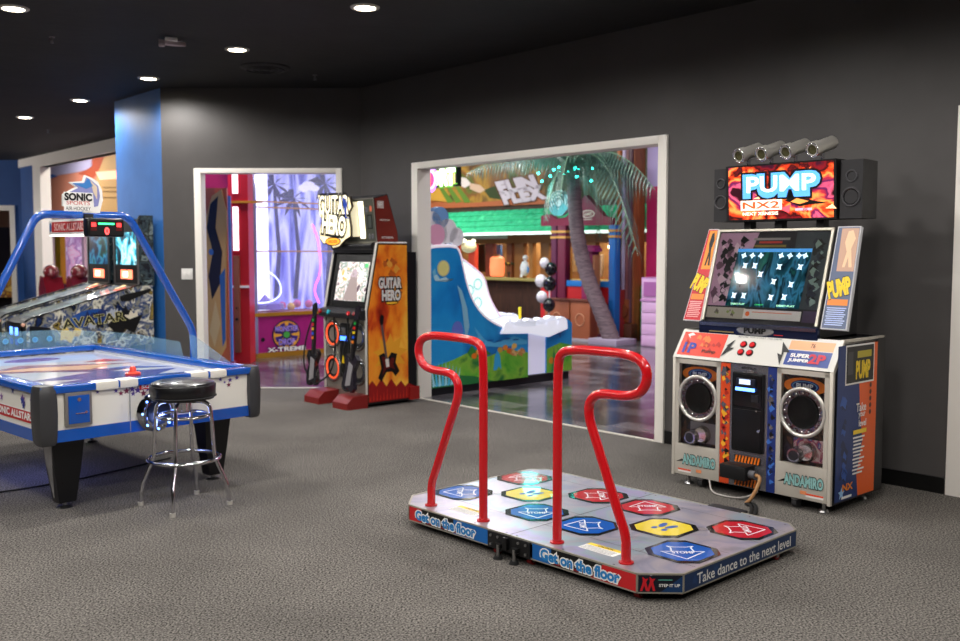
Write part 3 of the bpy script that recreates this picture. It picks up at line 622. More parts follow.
for x0, x1 in ((.085, .188), (.955, 1.09)):
    b = B(); b.prism([(x0, .3), (x1, .3), (x1-(.02 if x0 > .5 else 0), .52), (x0+.01, .52)], 1.695, 2.035, M('#262527', .5), 'z'); o = b.obj('satellite_speaker', t)
    cx = (x0+x1)/2-(0 if x0 > .5 else .0)
    b = B(); b.torus((cx, .298, 1.94), .032 if x0 > .5 else .03, .005, M('#3c3b3e', .4), (0, 1, 0)).lathe([(.03, 0), (.01, .012), (0, .008)], GLOSSBLK, (cx, .297, 1.94), 24, (0, 1, 0)).torus((cx, .298, 1.82), .052 if x0 > .5 else .042, .006, M('#3c3b3e', .4), (0, 1, 0)).lathe([(.046, 0), (.02, .016), (0, .008)], GLOSSBLK, (cx, .297, 1.82), 28, (0, 1, 0)); b.obj('driver', o)
for x in (.315, .475, .64, .815):
    b = B(); p = Vector((x, .22, 2.1)); q = Vector((x+.03, .4, 2.155)); d = (q-p).normalized()
    b.lathe([(.03, .0), (.042, -.004), (.046, .0), (.046, .05), (.04, .055), (.04, .19), (.034, .2), (0, .2)], M('#c0bcb4', .35, .5), p, 24, d).lathe([(0, .012), (.03, .004)], M('#5c5a3e', .2, .4), p, 20, d)
    o = b.obj('spotlight', t)
    b = B(); b.box(x-.004+.015, x+.02, .3, .33, 2.04, 2.1, CHROME).torus(p, .04, .005, CHROME, d); b.obj('spotlight_bracket', o)
# cables from the cabinet to the platform
for k, (dx, lab) in enumerate(((0, 'tan sleeved cable curving down from the dance cabinet connector to the carpet'), (.02, 'black data cable running over the carpet to the back of the dance platform'))):
    pass
cA = DF.w(.65, -.05, .17); mid1 = DF.w(.69, -.1, .1); g0 = DF.w(.64, -.13, .012); pe = PF.w(1.24, Y1+.06, .05); g1 = (1.60, 5.53, .012); g2 = PF.w(1.26, Y1+.16, .012)
b = B(); b.tube([cA, DF.w(.69, -.055, .165), mid1, DF.w(.67, -.13, .04), g0], .011, M('#a5794e', .7), 10, 2)
tag(b.obj('tan_cable'), 'tan sleeved cable curving down from the dance cabinet connector to the carpet', 'cable')
for k, d in enumerate((0, .03)):
    b = B(); b.tube([(g0[0]+d*.6, g0[1]+d, .012), (g1[0]+d, g1[1], .012), (g2[0]+d, g2[1]+d, .012), (pe[0]+d*.7, pe[1]+d*.7, .05)], .011, RUBBER, 10, 2)
    tag(b.obj('black_cable'), ['black cable across the carpet between dance platform and cabinet, the left of the pair', 'black cable across the carpet between dance platform and cabinet, the right of the pair'][k], 'cable', 'cables between platform and cabinet')
b = B(); b.tube([DF.w(.3, -.01, .07), DF.w(.34, -.05, .01), DF.w(.45, -.07, .008), DF.w(.56, -.04, .01), DF.w(.62, .03, .05)], .005, M('#b8b4ae', .5), 8, 2)
tag(b.obj('grey_cable'), 'thin pale grey cable looping under the front of the dance cabinet', 'cable')
#@@PART3
# ------------------------------------------------------------------ guitar arcade cabinet
GF = Fr((-1.08, 9.171), -48.1)
t = T('guitar_game_cabinet', 'tall orange flame-sided arcade cabinet between the two doorways', 'arcade machine'); GF.put(t)
side_m = ART('flame_side_print', ['#7c1608', '#c03c14', '#e87a1c', '#f0962a', '#f6b840', '#ee8c24', '#c84a14'], 3.0, 8, .25, rough=.35, lo=.3, hi=.72, stretch=(1, 1, .6))
gb = M('#141315', .4); gold = M('#b0aaa0', .3, .7)
prof = [(.0, .03), (0, .94), (.13, 1.586), (.485, 1.586), (.5, .2), (.5, .03)]
b = B(); b.prism([(.03, .06), (.03, .92), (.05, .95), (.16, 1.575), (.48, 1.575), (.48, .06)], -.72, -.03, gb); b.box(-.72, -.03, .45, .62, .03, 1.5, gb); b.obj('body', t)
for x0, x1 in ((-.03, 0), (-.75, -.72)):
    b = B(); b.prism(prof, x0, x1, gb); o = b.obj('side_panel', t)
    b = B(); L_ = prof+[prof[0]]
    for i in range(3): b.tube([((x0+x1)/2, p[0]-.002, p[1]) for p in (L_[i], L_[i+1])], .014, M('#d8d4cc', .4, .3), 8)
    b.obj('edge_molding', o)
a = Art((.0005, 0, 0), (0, 1, 0), (0, 0, 1))
a.poly([(.01, .05), (.01, .93), (.14, 1.57), (.48, 1.57), (.49, .2), (.49, .05)], side_m, 1)
a.poly([(.01, .05), (.6, .05), (.6, .15), (.49, .2), (.45, .17), (.4, .23), (.34, .18), (.28, .26), (.22, .19), (.16, .27), (.1, .2), (.05, .26), (.01, .22)], M('#8e1414', .4), 2)
for k in range(14): a.poly([(.02+k*.04, .06), (.035+k*.04, .06), (.03+k*.04, .12+.03*(k % 3))], M('#c8301c', .4), 3)
a.blobs(16, .15, .95, .47, 1.5, .06, [M('#b85a20', .4), M('#8e3a14', .4), M('#e09a3c', .4)], 2, 6)
SIL = M('#d6d2ce', .35)
a.text('GUITAR', .27, 1.2, .1, SIL, .27, .05, 6, out=INK, ow=.09).text('HERO', .285, 1.08, .1, SIL, .22, .05, 6, out=INK, ow=.09).ell(.29, 1.005, .08, .018, INK, 4).ell(.29, 1.005, .07, .012, M('#f2b830', .4), 5)
# a generic electric guitar, neck up, over a red burst
a.star(.27, .5, .21, M('#e8a02c', .4), 2, 9, .6)
a.poly([(.13, .5), (.19, .52), (.24, .47), (.28, .52), (.35, .5), (.33, .42), (.38, .33), (.33, .28), (.29, .33), (.22, .33), (.16, .24), (.12, .28), (.16, .37)], INK, 5)
a.poly([(.16, .49), (.2, .48), (.25, .42), (.28, .47), (.32, .46), (.3, .4), (.33, .34), (.28, .37), (.22, .36), (.17, .3), (.19, .39)], M('#5c1410', .35), 6)
a.line((.225, .44), (.165, .8), .026, M('#5a4a4c', .4), 7).poly([(.15, .79), (.185, .8), (.19, .88), (.16, .9), (.14, .84)], INK, 7).line((.235, .38), (.225, .46), .04, SIL, 8)
a.obj('side_print', t)
# marquee head
b = B(); b.prism([(.13, 1.59), (.09, 2.02), (.255, 2.06), (.375, 1.7), (.385, 1.59)], -.72, -.01, M('#35363a', .35)); mq = b.obj('marquee_box', t)
a = Art((-.009, 0, 0), (0, 1, 0), (0, 0, 1)); a.poly([(.135, 1.6), (.1, 2.01), (.25, 2.05), (.37, 1.7), (.38, 1.6)], M('#7c2c22', .4), 1)
a.text('RED', .17, 1.96, .03, PAPER, .05, .02, 3, rot=.4).rect(.13, 1.92, .21, 1.99, M('#c8b8b4', .4), 2).text('octane', .22, 1.81, .02, PAPER, .12, .0, 3).text('ACTIVISION', .25, 1.64, .022, PAPER, .14, .02, 3)
a.obj('marquee_side_print', mq)
vq = Vector((0, -.04, .43)).normalized()
a = Art((-.715, .1295, 1.592), (1, 0, 0), vq, .0012); a.rect(.01, .01, .7, .42, M('#74766a', .3, .6), 1)
a.rect(.44, .04, .53, .4, EM('#fff3d0', 2.2), 2).rect(.02, .06, .43, .4, EM('#e8dcb8', .9), 2)
for x, y in ((.585, .32), (.65, .325), (.6, .06), (.65, .06)): a.ell(x, y, .02, .03, M('#c8c8d0', .15, .8) if y < .2 or x < .6 else M('#e87a5a', .3), 3)
a.rect(.575, .13, .66, .27, INK, 3).rect(.585, .14, .65, .26, M('#4a4e4a', .3), 4).frame(.0, .0, .71, .43, .012, M('#b8b4a8', .3, .7), 3)
a.obj('marquee_face', mq)
b = B(); oo = Vector((-.86, .035, 1.55)); tilt = [(x*1.12-.01, y*.98) for x, y in [(0, .08), (.06, .03), (.14, .04), (.22, -.02), (.32, .0), (.42, .07), (.5, .1), (.5, .2), (.47, .34), (.52, .4), (.49, .5), (.36, .53), (.28, .52), (.2, .55), (.1, .52), (.05, .55), (-.03, .55), (.0, .44), (-.02, .36), (.03, .28), (-.01, .16)]]
b.add([oo+Vector((p[0], d, p[1])) for d in (0, .02) for p in tilt], [list(range(21)), list(range(41, 20, -1))]+[(i, 21+i, 21+(i+1) % 21, (i+1) % 21) for i in range(21)], M('#2a2018', .4)); lg = b.obj('cutout_title_sign', t)
a = Art(oo+Vector((0, -.001, 0)), (1, 0, 0), (0, 0, 1), .0015)
a.poly([(.25+(x-.25)*.96, .27+(y-.27)*.96) for x, y in tilt], EM('#f2e4b8', 1.), 1)
a.text('GUITAR', .26, .42, .19, EM('#fff6d8', 1.), .53, .02, 6, out=INK, ow=.1, rot=-.03).text('HERO', .26, .22, .19, EM('#fff6d8', 1.), .42, .04, 6, out=INK, ow=.1, rot=-.1)
a.ell(.24, .055, .14, .045, INK, 5).ell(.24, .055, .125, .035, EM('#f0a030', 1.2), 6).text('ARCADE', .24, .055, .03, M('#7a2a10', .4), .16, .03, 7)
a.poly([(.42, .5), (.5, .44), (.48, .3), (.55, .27), (.47, .28), (.44, .4)], M('#2c50c0', .3), 7)
a.obj('title_lettering', lg)
# screen
v2 = Vector((0, .13, .646)).normalized(); n2 = Vector((0, -v2.z, v2.y)); o2 = Vector((-.72, .0, .94))-n2*(-.001)
b = B(); b.add([o2+Vector((x, 0, 0))+v2*h+n2*d for h in (0, .645) for x in (0, .69) for d in (-.03, -.02)], [(0, 1, 3, 2), (4, 6, 7, 5), (0, 4, 5, 1), (2, 3, 7, 6), (0, 2, 6, 4), (1, 5, 7, 3)], M('#0f0f11', .25)); bz = b.obj('screen_bezel', t)
b = B(); b.cyl((-.72, .11, 1.555), (-.03, .11, 1.555), .04, M('#1d1d20', .3)).box(-.72, -.03, .09, .14, 1.49, 1.575, M('#1d1d20', .3), .01); b.obj('visor', t)
gs = ART('guitar_screen_glow', ['#5a4a50', '#a89aa0', '#f0ece8', '#c8b8b4', '#6a8a78', '#e8e0e4', '#8a7a90'], 11, 4, 1., emit=.75, rough=.15, lo=.3, hi=.7)
a = Art(o2+n2*-.019, (1, 0, 0), v2, .0006); a.rect(.1, .085, .62, .475, gs, 1)
a.poly([(.25, .09), (.5, .09), (.42, .4), (.36, .4)], EM('#9a8a88', .6), 2).blobs(10, .12, .25, .6, .46, .05, [EM('#f6f2ee', .9), EM('#b4a4ac', .6), EM('#d8b870', .6)], 3, 7).rect(.55, .42, .6, .46, EM('#50c070', .6), 4)
a.obj('screen', bz)
# control shelf
b = B(); b.prism([(-.07, .86), (-.08, .9), (-.06, .935), (.05, .96), (.05, .83)], -.74, -.01, M('#222226', .35)); sh = b.obj('control_shelf', t)
for x, c in ((-.7, '#a01c1c'), (-.55, '#18b0c0'), (-.2, '#d82830'), (-.1, '#8a1c24')):
    b = B(); b.cyl((x, -.074, .905), (x, -.09, .91), .02, M(c, .2)); b.obj('push_button', t)
b = B(); b.box(-.72, -.03, .005, .03, .05, .86, gold); fp = b.obj('front_panel', t)
for cx in (-.6, -.16):
    for cz in (.68, .34):
        b = B(); b.torus((cx, .0, cz), .13, .014, M('#8a8680', .25, .8), (0, 1, 0)); b.torus((cx, -.004, cz), .105, .009, EM('#e8502a', 1.2) if cx < -.4 else M('#6a6c74', .2, .8), (0, 1, 0), 18, 5).lathe([(.1, 0), (.085, -.004), (.03, .02), (0, .014)], M('#0e0e0f', .6), (cx, .002, cz), 30, (0, 1, 0)); b.obj('speaker', fp)
b = B(); b.box(-.46, -.3, -.012, .01, .26, .8, M('#101012', .3), .008); cd_ = b.obj('coin_door', fp)
b = B(); b.box(-.43, -.33, -.025, -.01, .63, .67, EM('#3a6cf0', 5)).box(-.42, -.34, -.022, -.01, .68, .76, M('#8a8a90', .2, .8), .004); b.obj('bill_slot', cd_)
b = B(); b.prism([(-.44, .4), (-.38, .4), (-.385, .46), (-.41, .5), (-.43, .46)], -.016, -.012, M('#e8c818', .4), 'y'); b.obj('yellow_tag', cd_)
for x0, x1 in ((-.76, -.5), (-.25, .0)):
    b = B(); b.prism([(-.24, .0), (-.24, .06), (-.17, .12), (.0, .13), (.0, .0)], x0, x1, M('#7c1c1a', .4)); b.obj('guitar_cradle', t)
b = B(); b.box(0, .02, .5, .62, .03, .16, M('#8e1c18', .4)); b.obj('rear_foot', t)
# guitar controllers
def guitar(lab, x, y, zb, lean, body_c):
    g = T('guitar_controller', lab, 'guitar controller', group='guitar controllers on the game cabinet'); g.location = GF.w(x, y, zb); g.rotation_euler = (rad(-6), rad(lean), GF.a)
    sh_ = [(-.09, .0), (-.05, -.02), (0, .02), (.06, -.02), (.1, .02), (.08, .12), (.06, .19), (.11, .3), (.07, .35), (.03, .29), (-.03, .29), (-.08, .34), (-.1, .28), (-.055, .19), (-.1, .1)]
    b = B(); b.prism(sh_, -.022, .022, body_c, 'y'); b.obj('body', g)
    b = B(); b.prism([(-.04, .03), (.04, .05), (.05, .24), (-.02, .27), (-.03, .15)], -.026, -.022, M('#c8c4c8', .2, .6), 'y'); b.obj('pickguard', g)
    b = B(); b.box(-.02, .02, -.018, .01, .27, .68, M('#171518', .35)); nk = b.obj('neck', g)
    b = B()
    for k, c in enumerate(('#20a040', '#c82020', '#e0c020', '#2050c8', '#e07820')): b.box(-.016, .016, -.026, -.018, .63-k*.045, .655-k*.045, M(c, .3))
    b.obj('fret_buttons', nk)
    b = B(); b.prism([(-.02, .68), (.02, .68), (.045, .76), (.02, .82), (-.03, .8), (-.035, .73)], -.014, .006, body_c, 'y'); b.obj('headstock', g)
    b = B(); b.tube([(-.08, -.01, .08), (-.14, -.04, .2), (-.12, -.03, .45), (-.03, .0, .7)], .008, RUBBER, 8, 3); b.obj('strap', g)
    return g
guitar('black guitar controller hanging at left front of the guitar cabinet beside the narrow doorway', -.79, -.12, .17, -5, M('#1b1a20', .15, coat=.6))
guitar('black guitar controller standing in the cradle at the right front of the guitar cabinet', -.1, -.15, .18, 4, M('#26222a', .15, coat=.6))
for k, (x0, x1) in enumerate(((-.72, -.5), (-.06, -.26))):
    b = B(); b.tube([GF.w(x0, -.1, .3), GF.w(x0, -.16, .16), GF.w((x0+x1)/2, -.2, .19), GF.w(x1, -.1, .28), GF.w(x1+.03, -.05, .5), GF.w(x1, -.05, .86)], .009, RUBBER, 8, 3)
    tag(b.obj('guitar_cable'), ['black cord looping up from the left guitar controller', 'black cord looping up from the right guitar controller'][k], 'cable', 'guitar cords')

# ------------------------------------------------------------------ air hockey table
HF = Fr((-2.422, 5.244), 46.3)
t = T('air_hockey_table', 'large white and blue air hockey table with overhead scoreboard', 'air hockey table'); HF.put(t)
Wh, Lh = 1.4, 2.3; HB = M('#1554b0', .2, coat=.5); CREAM = M('#e9e5da', .35)
b = B(); b.box(.02, Wh-.02, .02, Lh-.02, .5, .69, CREAM).box(.02, Wh-.02, .02, .06, .69, .715, CREAM).box(.02, .06, .06, Lh-.06, .69, .715, CREAM).box(.015, Wh-.015, .015, Lh-.015, .432, .5, HB); b.obj('body', t)
b = B(); b.box(.08, Wh-.08, .08, Lh-.08, .69, .7, M('#e4e6ea', .1, coat=.5)); pf = b.obj('playfield', t)
b = B()
b.box(-.005, Wh+.005, -.005, .1, .708, .752, HB, .014).box(-.005, Wh+.005, Lh-.1, Lh+.005, .708, .752, HB, .014).box(-.005, .1, .1, Lh-.1, .708, .752, HB, .014).box(Wh-.1, Wh+.005, .1, Lh-.1, .708, .752, HB, .014); b.obj('rail', t)
b = B(); b.box(.085, Wh-.085, .085, .1, .7, .712, M('#d0482c', .4)).box(Wh-.1, Wh-.088, .1, Lh-.1, .7, .713, M('#b8bcc8', .3)); b.obj('rail_liner', t)
for x0, x1 in ((.31, .45), (.455, .57), (.91, 1.035), (1.045, 1.165)):
    b = B(); b.box(x0, x1, -.009, .09, .704, .756, CREAM, .014); b.obj('rail_insert', t)
a = Art((0, 0, .7), (1, 0, 0), (0, 1, 0), .0006)
a.poly([(.2, .7), (.9, .45), (1.2, .7), (.8, .85), (1.1, 1.0), (.5, 1.1), (.7, .9)], M('#3c3c88', .2), 1).poly([(.1, 1.3), (.9, .9), (.7, 1.3), (1.2, 1.2), (.5, 1.6)], M('#8a4a58', .2), 2).poly([(.2, 1.35), (.75, 1.05), (1.0, 1.25), (.5, 1.4)], M('#d8b088', .2), 3)
a.poly([(.3, .5), (.9, .3), (1.25, .45), (.9, .5), (.6, .62)], M('#24348c', .2), 2).poly([(.75, 1.0), (1.25, .8), (1.0, 1.05)], M('#2a4ca8', .2), 3).poly([(.9, 1.5), (1.2, 1.4), (1.1, 1.6)], M('#c03030', .2), 3).poly([(.3, 1.7), (1.1, 1.6), (1.2, 2.0), (.4, 2.1)], M('#a8bcd8', .2), 1).ell(.7, 1.9, .2, .12, M('#6a4a90', .2), 2)
a.obj('playfield_print', pf)
def capshape(cx, cy, rx, ry):
    b = B(); n = 16; prof = [(.062, .42), (.075, .44), (.082, .52), (.085, .6), (.083, .68), (.076, .735), (.066, .756), (0, .758)]
    vs = []; sq = lambda a_: 1/max(abs(math.cos(a_)), abs(math.sin(a_)))**.55
    for i in range(n*2):
        aa = 2*PI*i/(n*2)
        for r, z in prof: vs.append((cx+r*sq(aa)*math.cos(aa)*rx, cy+r*sq(aa)*math.sin(aa)*ry, z))
    k = len(prof); b.add(vs, [(i*k+j, ((i+1) % (2*n))*k+j, ((i+1) % (2*n))*k+j+1, i*k+j+1) for i in range(2*n) for j in range(k-1)], M('#3c3c3e', .35))
    for z in (.44, .455, .47):
        pass
    return b.obj('corner_bumper', t)
for cx in (.04, Wh-.03):
    for cy in (.055, Lh-.055): capshape(cx, cy, .68 if cx < .5 else .55, .9)
a = Art((0, .0185, 0), (1, 0, 0), (0, 0, 1)); PUR = M('#55408c', .4); RD = M('#c8282c', .4)
a.line((.522, .44), (.522, .715), .005, M('#8a8880', .4), 6)
for x, y, r in [(.33, .695, .012), (.44, .69, .014), (.47, .672, .016), (.505, .682, .02), (.54, .69, .02), (.545, .662, .016), (.575, .68, .022), (.61, .658, .02), (.64, .682, .02), (.68, .655, .018), (.71, .68, .018), (.6, .69, .018), (.74, .69, .014), (.8, .68, .014), (1.02, .69, .012), (1.13, .69, .014), (1.2, .68, .016), (1.19, .65, .016), (1.25, .69, .016), (1.16, .67, .01), (.76, .655, .014), (.66, .63, .014)]:
    a.star(x, y, r*1.1, random.choice([PUR, M('#7a2a4a', .4), PUR]), 2+.1*random.random())
a.rect(.585, .682, .75, .712, RD, 4).text('SONIC', .667, .697, .02, PAPER, .14, .03, 5)
for k in range(4): a.rect(.42, .452+.008*k, .45, .454+.008*k, M('#3a72c8', .4), 3)
a.obj('end_print', t)
b = B(); b.box(.135, .29, .0, .022, .515, .71, M('#8e8b88', .35, .5), .006); dd = b.obj('service_door_frame', t)
b = B(); b.box(.152, .273, -.004, .004, .53, .69, HB, .003); do = b.obj('service_door', dd)
b = B(); b.cyl((.212, -.004, .667), (.212, -.01, .667), .011, CHROME).box(.19, .25, -.008, -.003, .585, .59, CHROME).cyl((.25, -.004, .592), (.25, -.012, .592), .007, CHROME)
b.obj('lock', do)
b = B(); b.lathe([(.11, .0), (.12, -.02), (.1, -.05), (.06, -.06), (0, -.05)], M('#c8ccd8', .06, 1.), (.675, .02, .54), 28, (0, 1, 0)); cup = b.obj('puck_return_cup', t); b2 = B(); b2.lathe([(.075, -.062), (.06, -.066), (0, -.066)], M('#1c2430', .3), (.675, .02, .54), 24, (0, 1, 0)); b2.obj('cup_opening', cup)
for k in range(8): aa = 2*PI*k/8; b = B(); b.ball((.675+.1*math.cos(aa), -.035, .54+.1*math.sin(aa)), .007, EM('#6a9aff', 6), n=8, k=5); b.obj('blue_lamp', cup)
# left long side print
a = Art((.0185, 2.28, 0), (0, -1, 0), (0, 0, 1))
a.rect(.02, .53, 2.2, .6, RD, 2).rect(.02, .595, 2.2, .603, PAPER, 3)
for k in range(3): a.text('SONIC ALLSTARS', 1.85-k*.7, .565, .042, PAPER, .55, .04, 4)
for k in range(60): a.star(random.uniform(.1, 2.2), random.uniform(.62, .705), random.uniform(.02, .035), random.choice([PUR, M('#2c3c90', .4), M('#8a5a9a', .4)]), 2+.02*k)
a.obj('side_print', t)
a = Art((Wh-.0185, .02, 0), (0, 1, 0), (0, 0, 1)); a.rect(.1, .53, 2.2, .6, RD, 2).text('SONIC ALLSTARS', 1.1, .565, .042, PAPER, .55, .04, 4); a.obj('side_print', t)
for cx, cy in ((.22, .25), (1.2, .25), (.22, 2.05), (1.2, 2.05)):
    s = 1 if cx < .7 else -1
    b = B(); b.add([(cx-.095, cy-.08, .435), (cx+.095, cy-.08, .435), (cx+.095, cy+.08, .435), (cx-.095, cy+.08, .435), (cx-.08, cy-.06, .25), (cx+.08, cy-.06, .25), (cx+.08, cy+.06, .25), (cx-.08, cy+.06, .25), (cx-.05, cy-.045, .035), (cx+.05, cy-.045, .035), (cx+.05, cy+.045, .035), (cx-.05, cy+.045, .035)],
        [(3, 2, 1, 0), (8, 9, 10, 11)]+[(i, (i+1) % 4, 4+(i+1) % 4, 4+i) for i in range(4)]+[(4+i, 4+(i+1) % 4, 8+(i+1) % 4, 8+i) for i in range(4)], M('#121214', .3)); lgo = b.obj('leg', t)
    b = B(); b.add([(cx-s*.0965, cy-.07, .42), (cx-s*.0965, cy+.06, .42), (cx-s*.0815, cy-.04, .25), (cx-s*.056, cy+.02, .06), (cx-s*.0815, cy+.045, .25), (cx-s*.056, cy+.005, .06)], [(0, 1, 4, 2), (2, 4, 3, 5)], M('#b4b2b0', .25, .5)); b.obj('leg_inlay', lgo)
    b = B(); b.cyl((cx, cy, 0), (cx, cy, .012), .05, BLACK, .035).cyl((cx, cy, .01), (cx, cy, .04), .014, STEEL); b.obj('levelling_foot', lgo)
# shields
def sheet(pts, th, nm, n):
    b = B(); m = len(pts); b.add([tuple(Vector(p)+Vector(n)*d) for d in (0, th) for p in pts], [list(range(m)), list(range(2*m-1, m-1, -1))]+[(i, m+i, m+(i+1) % m, (i+1) % m) for i in range(m)], PLEXI); return b.obj(nm, t)
sheet([(Wh-.01, .95, .745), (Wh-.01, 2.25, .745), (Wh-.01, 2.25, .86), (Wh-.01, 1.6, .865), (Wh-.01, 1.0, .85)], .006, 'clear_shield', (1, 0, 0))
sheet([(0.01, .95, .745), (0.01, 2.25, .745), (.01, 2.25, .86), (.01, 1.6, .865), (.01, 1.0, .85)], .006, 'clear_shield', (1, 0, 0))
sheet([(Wh-.01, .3, .745), (Wh-.01, .82, .745), (Wh-.01, .86, .91), (Wh-.01, .8, .91)], .006, 'clear_shield', (1, 0, 0))
sheet([(.03, Lh-.02, .745), (Wh-.03, Lh-.02, .745)]+[(Wh/2+math.cos(q_)*(Wh/2-.03), Lh-.02, .84+.05*math.sin(q_)) for q_ in [PI*i/12 for i in range(13)]], .006, 'clear_shield', (0, 1, 0))
a = Art((.1, Lh-.03, .76), (1, 0, 0), (0, 0, 1)); LB = M('#7fc4e8', .3)
for k in range(4):
    a = Art((.1, Lh-.03, .76), (1, 0, 0), (0, 0, 1)); a.ell(.55+k*.11, .06, .022, .022, LB, 1).ell(.55+k*.11, .06, .017, .017, M('#5a9ad0', .3), 2).obj('shield_emblem', t)
# arch
b = B(); b.tube(fillet([(Wh+.045, .9, .5), (Wh+.05, .9, .93), (Wh-.42, .9, 1.745), (.37, .9, 1.74), (-.05, .9, .93), (-.045, .9, .5)], .07), .026, M('#1c52ac', .2, coat=.6), 14)
for x in (Wh+.02, -.02): b.box(x-.03, x+.03, .86, .94, .52, .7, HB, .008)
b.obj('scoreboard_arch', t)
sb = B(); sb.box(.6, .78, .66, 1.29, 1.615, 1.715, WHITE, .01).box(.605, .775, .665, 1.285, 1.606, 1.62, EM('#fff4e8', 2)).box(.66, .72, .86, .94, 1.71, 1.75, BLACK); sbo = sb.obj('scoreboard', t)
a = Art((.599, 1.28, 1.62), (0, -1, 0), (0, 0, 1)); a.rect(.05, .012, .56, .08, RD, 1).text('SONIC ALLSTARS', .32, .046, .05, M('#f2c8c0', .4), .46, .03, 3).ell(.03, .045, .015, .03, M('#5a78b0', .4), 2); a.obj('scoreboard_print', sbo)
b = B(); b.box(.555, .8, .59, .66, 1.595, 1.715, M('#151517', .3), .018); dso = b.obj('score_display', sbo)
a = Art((.555, .5885, 1.595), (1, 0, 0), (0, 0, 1)); a.rect(.015, .012, .23, .108, INK, 1).rect(.07, .078, .175, .09, EM('#38d880', 3), 2).rect(.02, .04, .06, .1, M('#5a1414', .3), 2).rect(.185, .04, .225, .1, M('#5a1414', .3), 2).rect(.025, .065, .055, .09, EM('#ff3a3a', 2.), 3).rect(.19, .065, .22, .09, EM('#ff3a3a', 2.), 3).text('0', .125, .038, .045, EM('#ff4a4a', 3), .028, .04, 3)
a.obj('score_digits', dso)
# topper board
tb = [HF.fy(x, y, .62) for x, y in [(63, 206), (63, 194), (76, 187), (69, 182), (83, 181), (85, 175), (92, 178), (98, 182), (102, 190), (103, 200), (101, 208), (100, 213), (84, 213), (84, 209)]]
b = B(); n = len(tb); b.add([(x, y, z) for y in (.62, .64) for x, z in tb], [list(range(n)), list(range(2*n-1, n-1, -1))]+[(i, (i+1) % n, n+(i+1) % n, n+i) for i in range(n)], PAPER); tp = b.obj('topper_board', sbo)
a = Art((0, .6195, 0), (1, 0, 0), (0, 0, 1)); cxx = sum(p[0] for p in tb)/n; czz = sum(p[1] for p in tb)/n
g2_ = lambda *q: [HF.fy(x, y, .62) for x, y in q]
a.poly(g2_((65, 194), (78, 188), (72, 183), (84, 183), (86, 177), (91, 180), (98, 186), (100, 196), (98, 206), (94, 207), (93, 193)), M('#8a8cc0', .35), 1).poly(g2_((72, 183), (84, 183), (88, 178), (93, 186), (86, 189)), M('#3c7cc0', .35), 2).poly(g2_((90, 180), (97, 187), (97, 200), (93, 192)), M('#dcc8b0', .35), 2)
p0 = HF.fy(78, 197, .62); p1 = HF.fy(78, 203, .62); p2 = HF.fy(78, 208.5, .62); q0 = HF.fy(64, 211, .62); q1 = HF.fy(92, 193, .62)
a.rect(q0[0], q0[1], q1[0], q1[1], PAPER, 3).text('SONIC', p0[0], p0[1], .045, INK, .17, .05, 5).text('SPORTS', p1[0], p1[1], .024, M('#c84a3a', .4), .15, .0, 5).text('AIR HOCKEY', p2[0], p2[1], .024, INK, .16, .0, 5)
a.obj('topper_print', tp)
m_ = G(133, 375, .7); t = T('air_hockey_mallet', 'orange red round mallet lying on the white playfield', 'mallet', (m_[0], m_[1], .7015))
b = B(); b.lathe([(0, 0), (.048, 0), (.05, .012), (.042, .018), (.022, .022), (.02, .045), (.014, .055), (0, .057)], M('#f0503c', .3)); b.obj('mallet_body', t)
light('POINT', 'cup_glow', HF.w(.68, -.1, .5), 1.2, (.3, .4, 1.), .05)
light('AREA', 'table_underglow', HF.w(.35, 1.2, .42), 1.8, (.25, .3, 1.), .3)
b = B(); b.tube([HF.w(1.3, 1.0, .01), HF.w(.9, .9, .01), HF.w(.4, .8, .01), HF.w(-.3, .9, .01), HF.w(-.9, 1.5, .01)], .006, RUBBER, 8, 3); tag(b.obj('power_cord'), 'thin black power cord on the carpet beneath the air hockey table', 'cable')

# ------------------------------------------------------------------ bar stool
t = T('bar_stool', 'chrome bar stool with round black padded seat beside the air hockey table', 'stool', (-1.752, 5.615, 0), rad(2))
b = B(); b.lathe([(0, .64), (.178, .64), (.188, .655), (.19, .715), (.18, .735), (.15, .746), (0, .752)], M('#111113', .32, coat=.3)); s_ = b.obj('seat', t)
b = B(); b.torus((0, 0, .655), .19, .0035, M('#1d1d1f', .5)).torus((0, 0, .722), .187, .003, M('#1d1d1f', .5)); b.obj('seat_piping', s_)
b = B(); b.cyl((0, 0, .56), (0, 0, .64), .05, CHROME).box(-.09, .09, -.09, .09, .625, .64, M('#3a3a3c', .4, .6)); b.obj('swivel', t)
for k in range(4):
    c_, s2 = math.cos(k*PI/2), math.sin(k*PI/2); b = B()
    b.tube([(c_*r, s2*r, z) for r, z in ((.04, .622), (.12, .622), (.158, .6), (.166, .5), (.176, .3), (.19, .26), (.235, .16), (.25, .12), (.262, .012))], .0115, CHROME, 12, 2); l_ = b.obj('leg', t)
    b = B(); b.cyl((c_*.262, s2*.262, 0), (c_*.262, s2*.262, .022), .017, M('#b8b4ac', .5)); b.obj('foot_cap', l_)
b = B(); b.torus((0, 0, .54), .15, .0105, CHROME, n=48); b.obj('upper_ring', t)
b = B(); b.torus((0, 0, .285), .205, .0115, CHROME, n=48); b.obj('foot_ring', t)

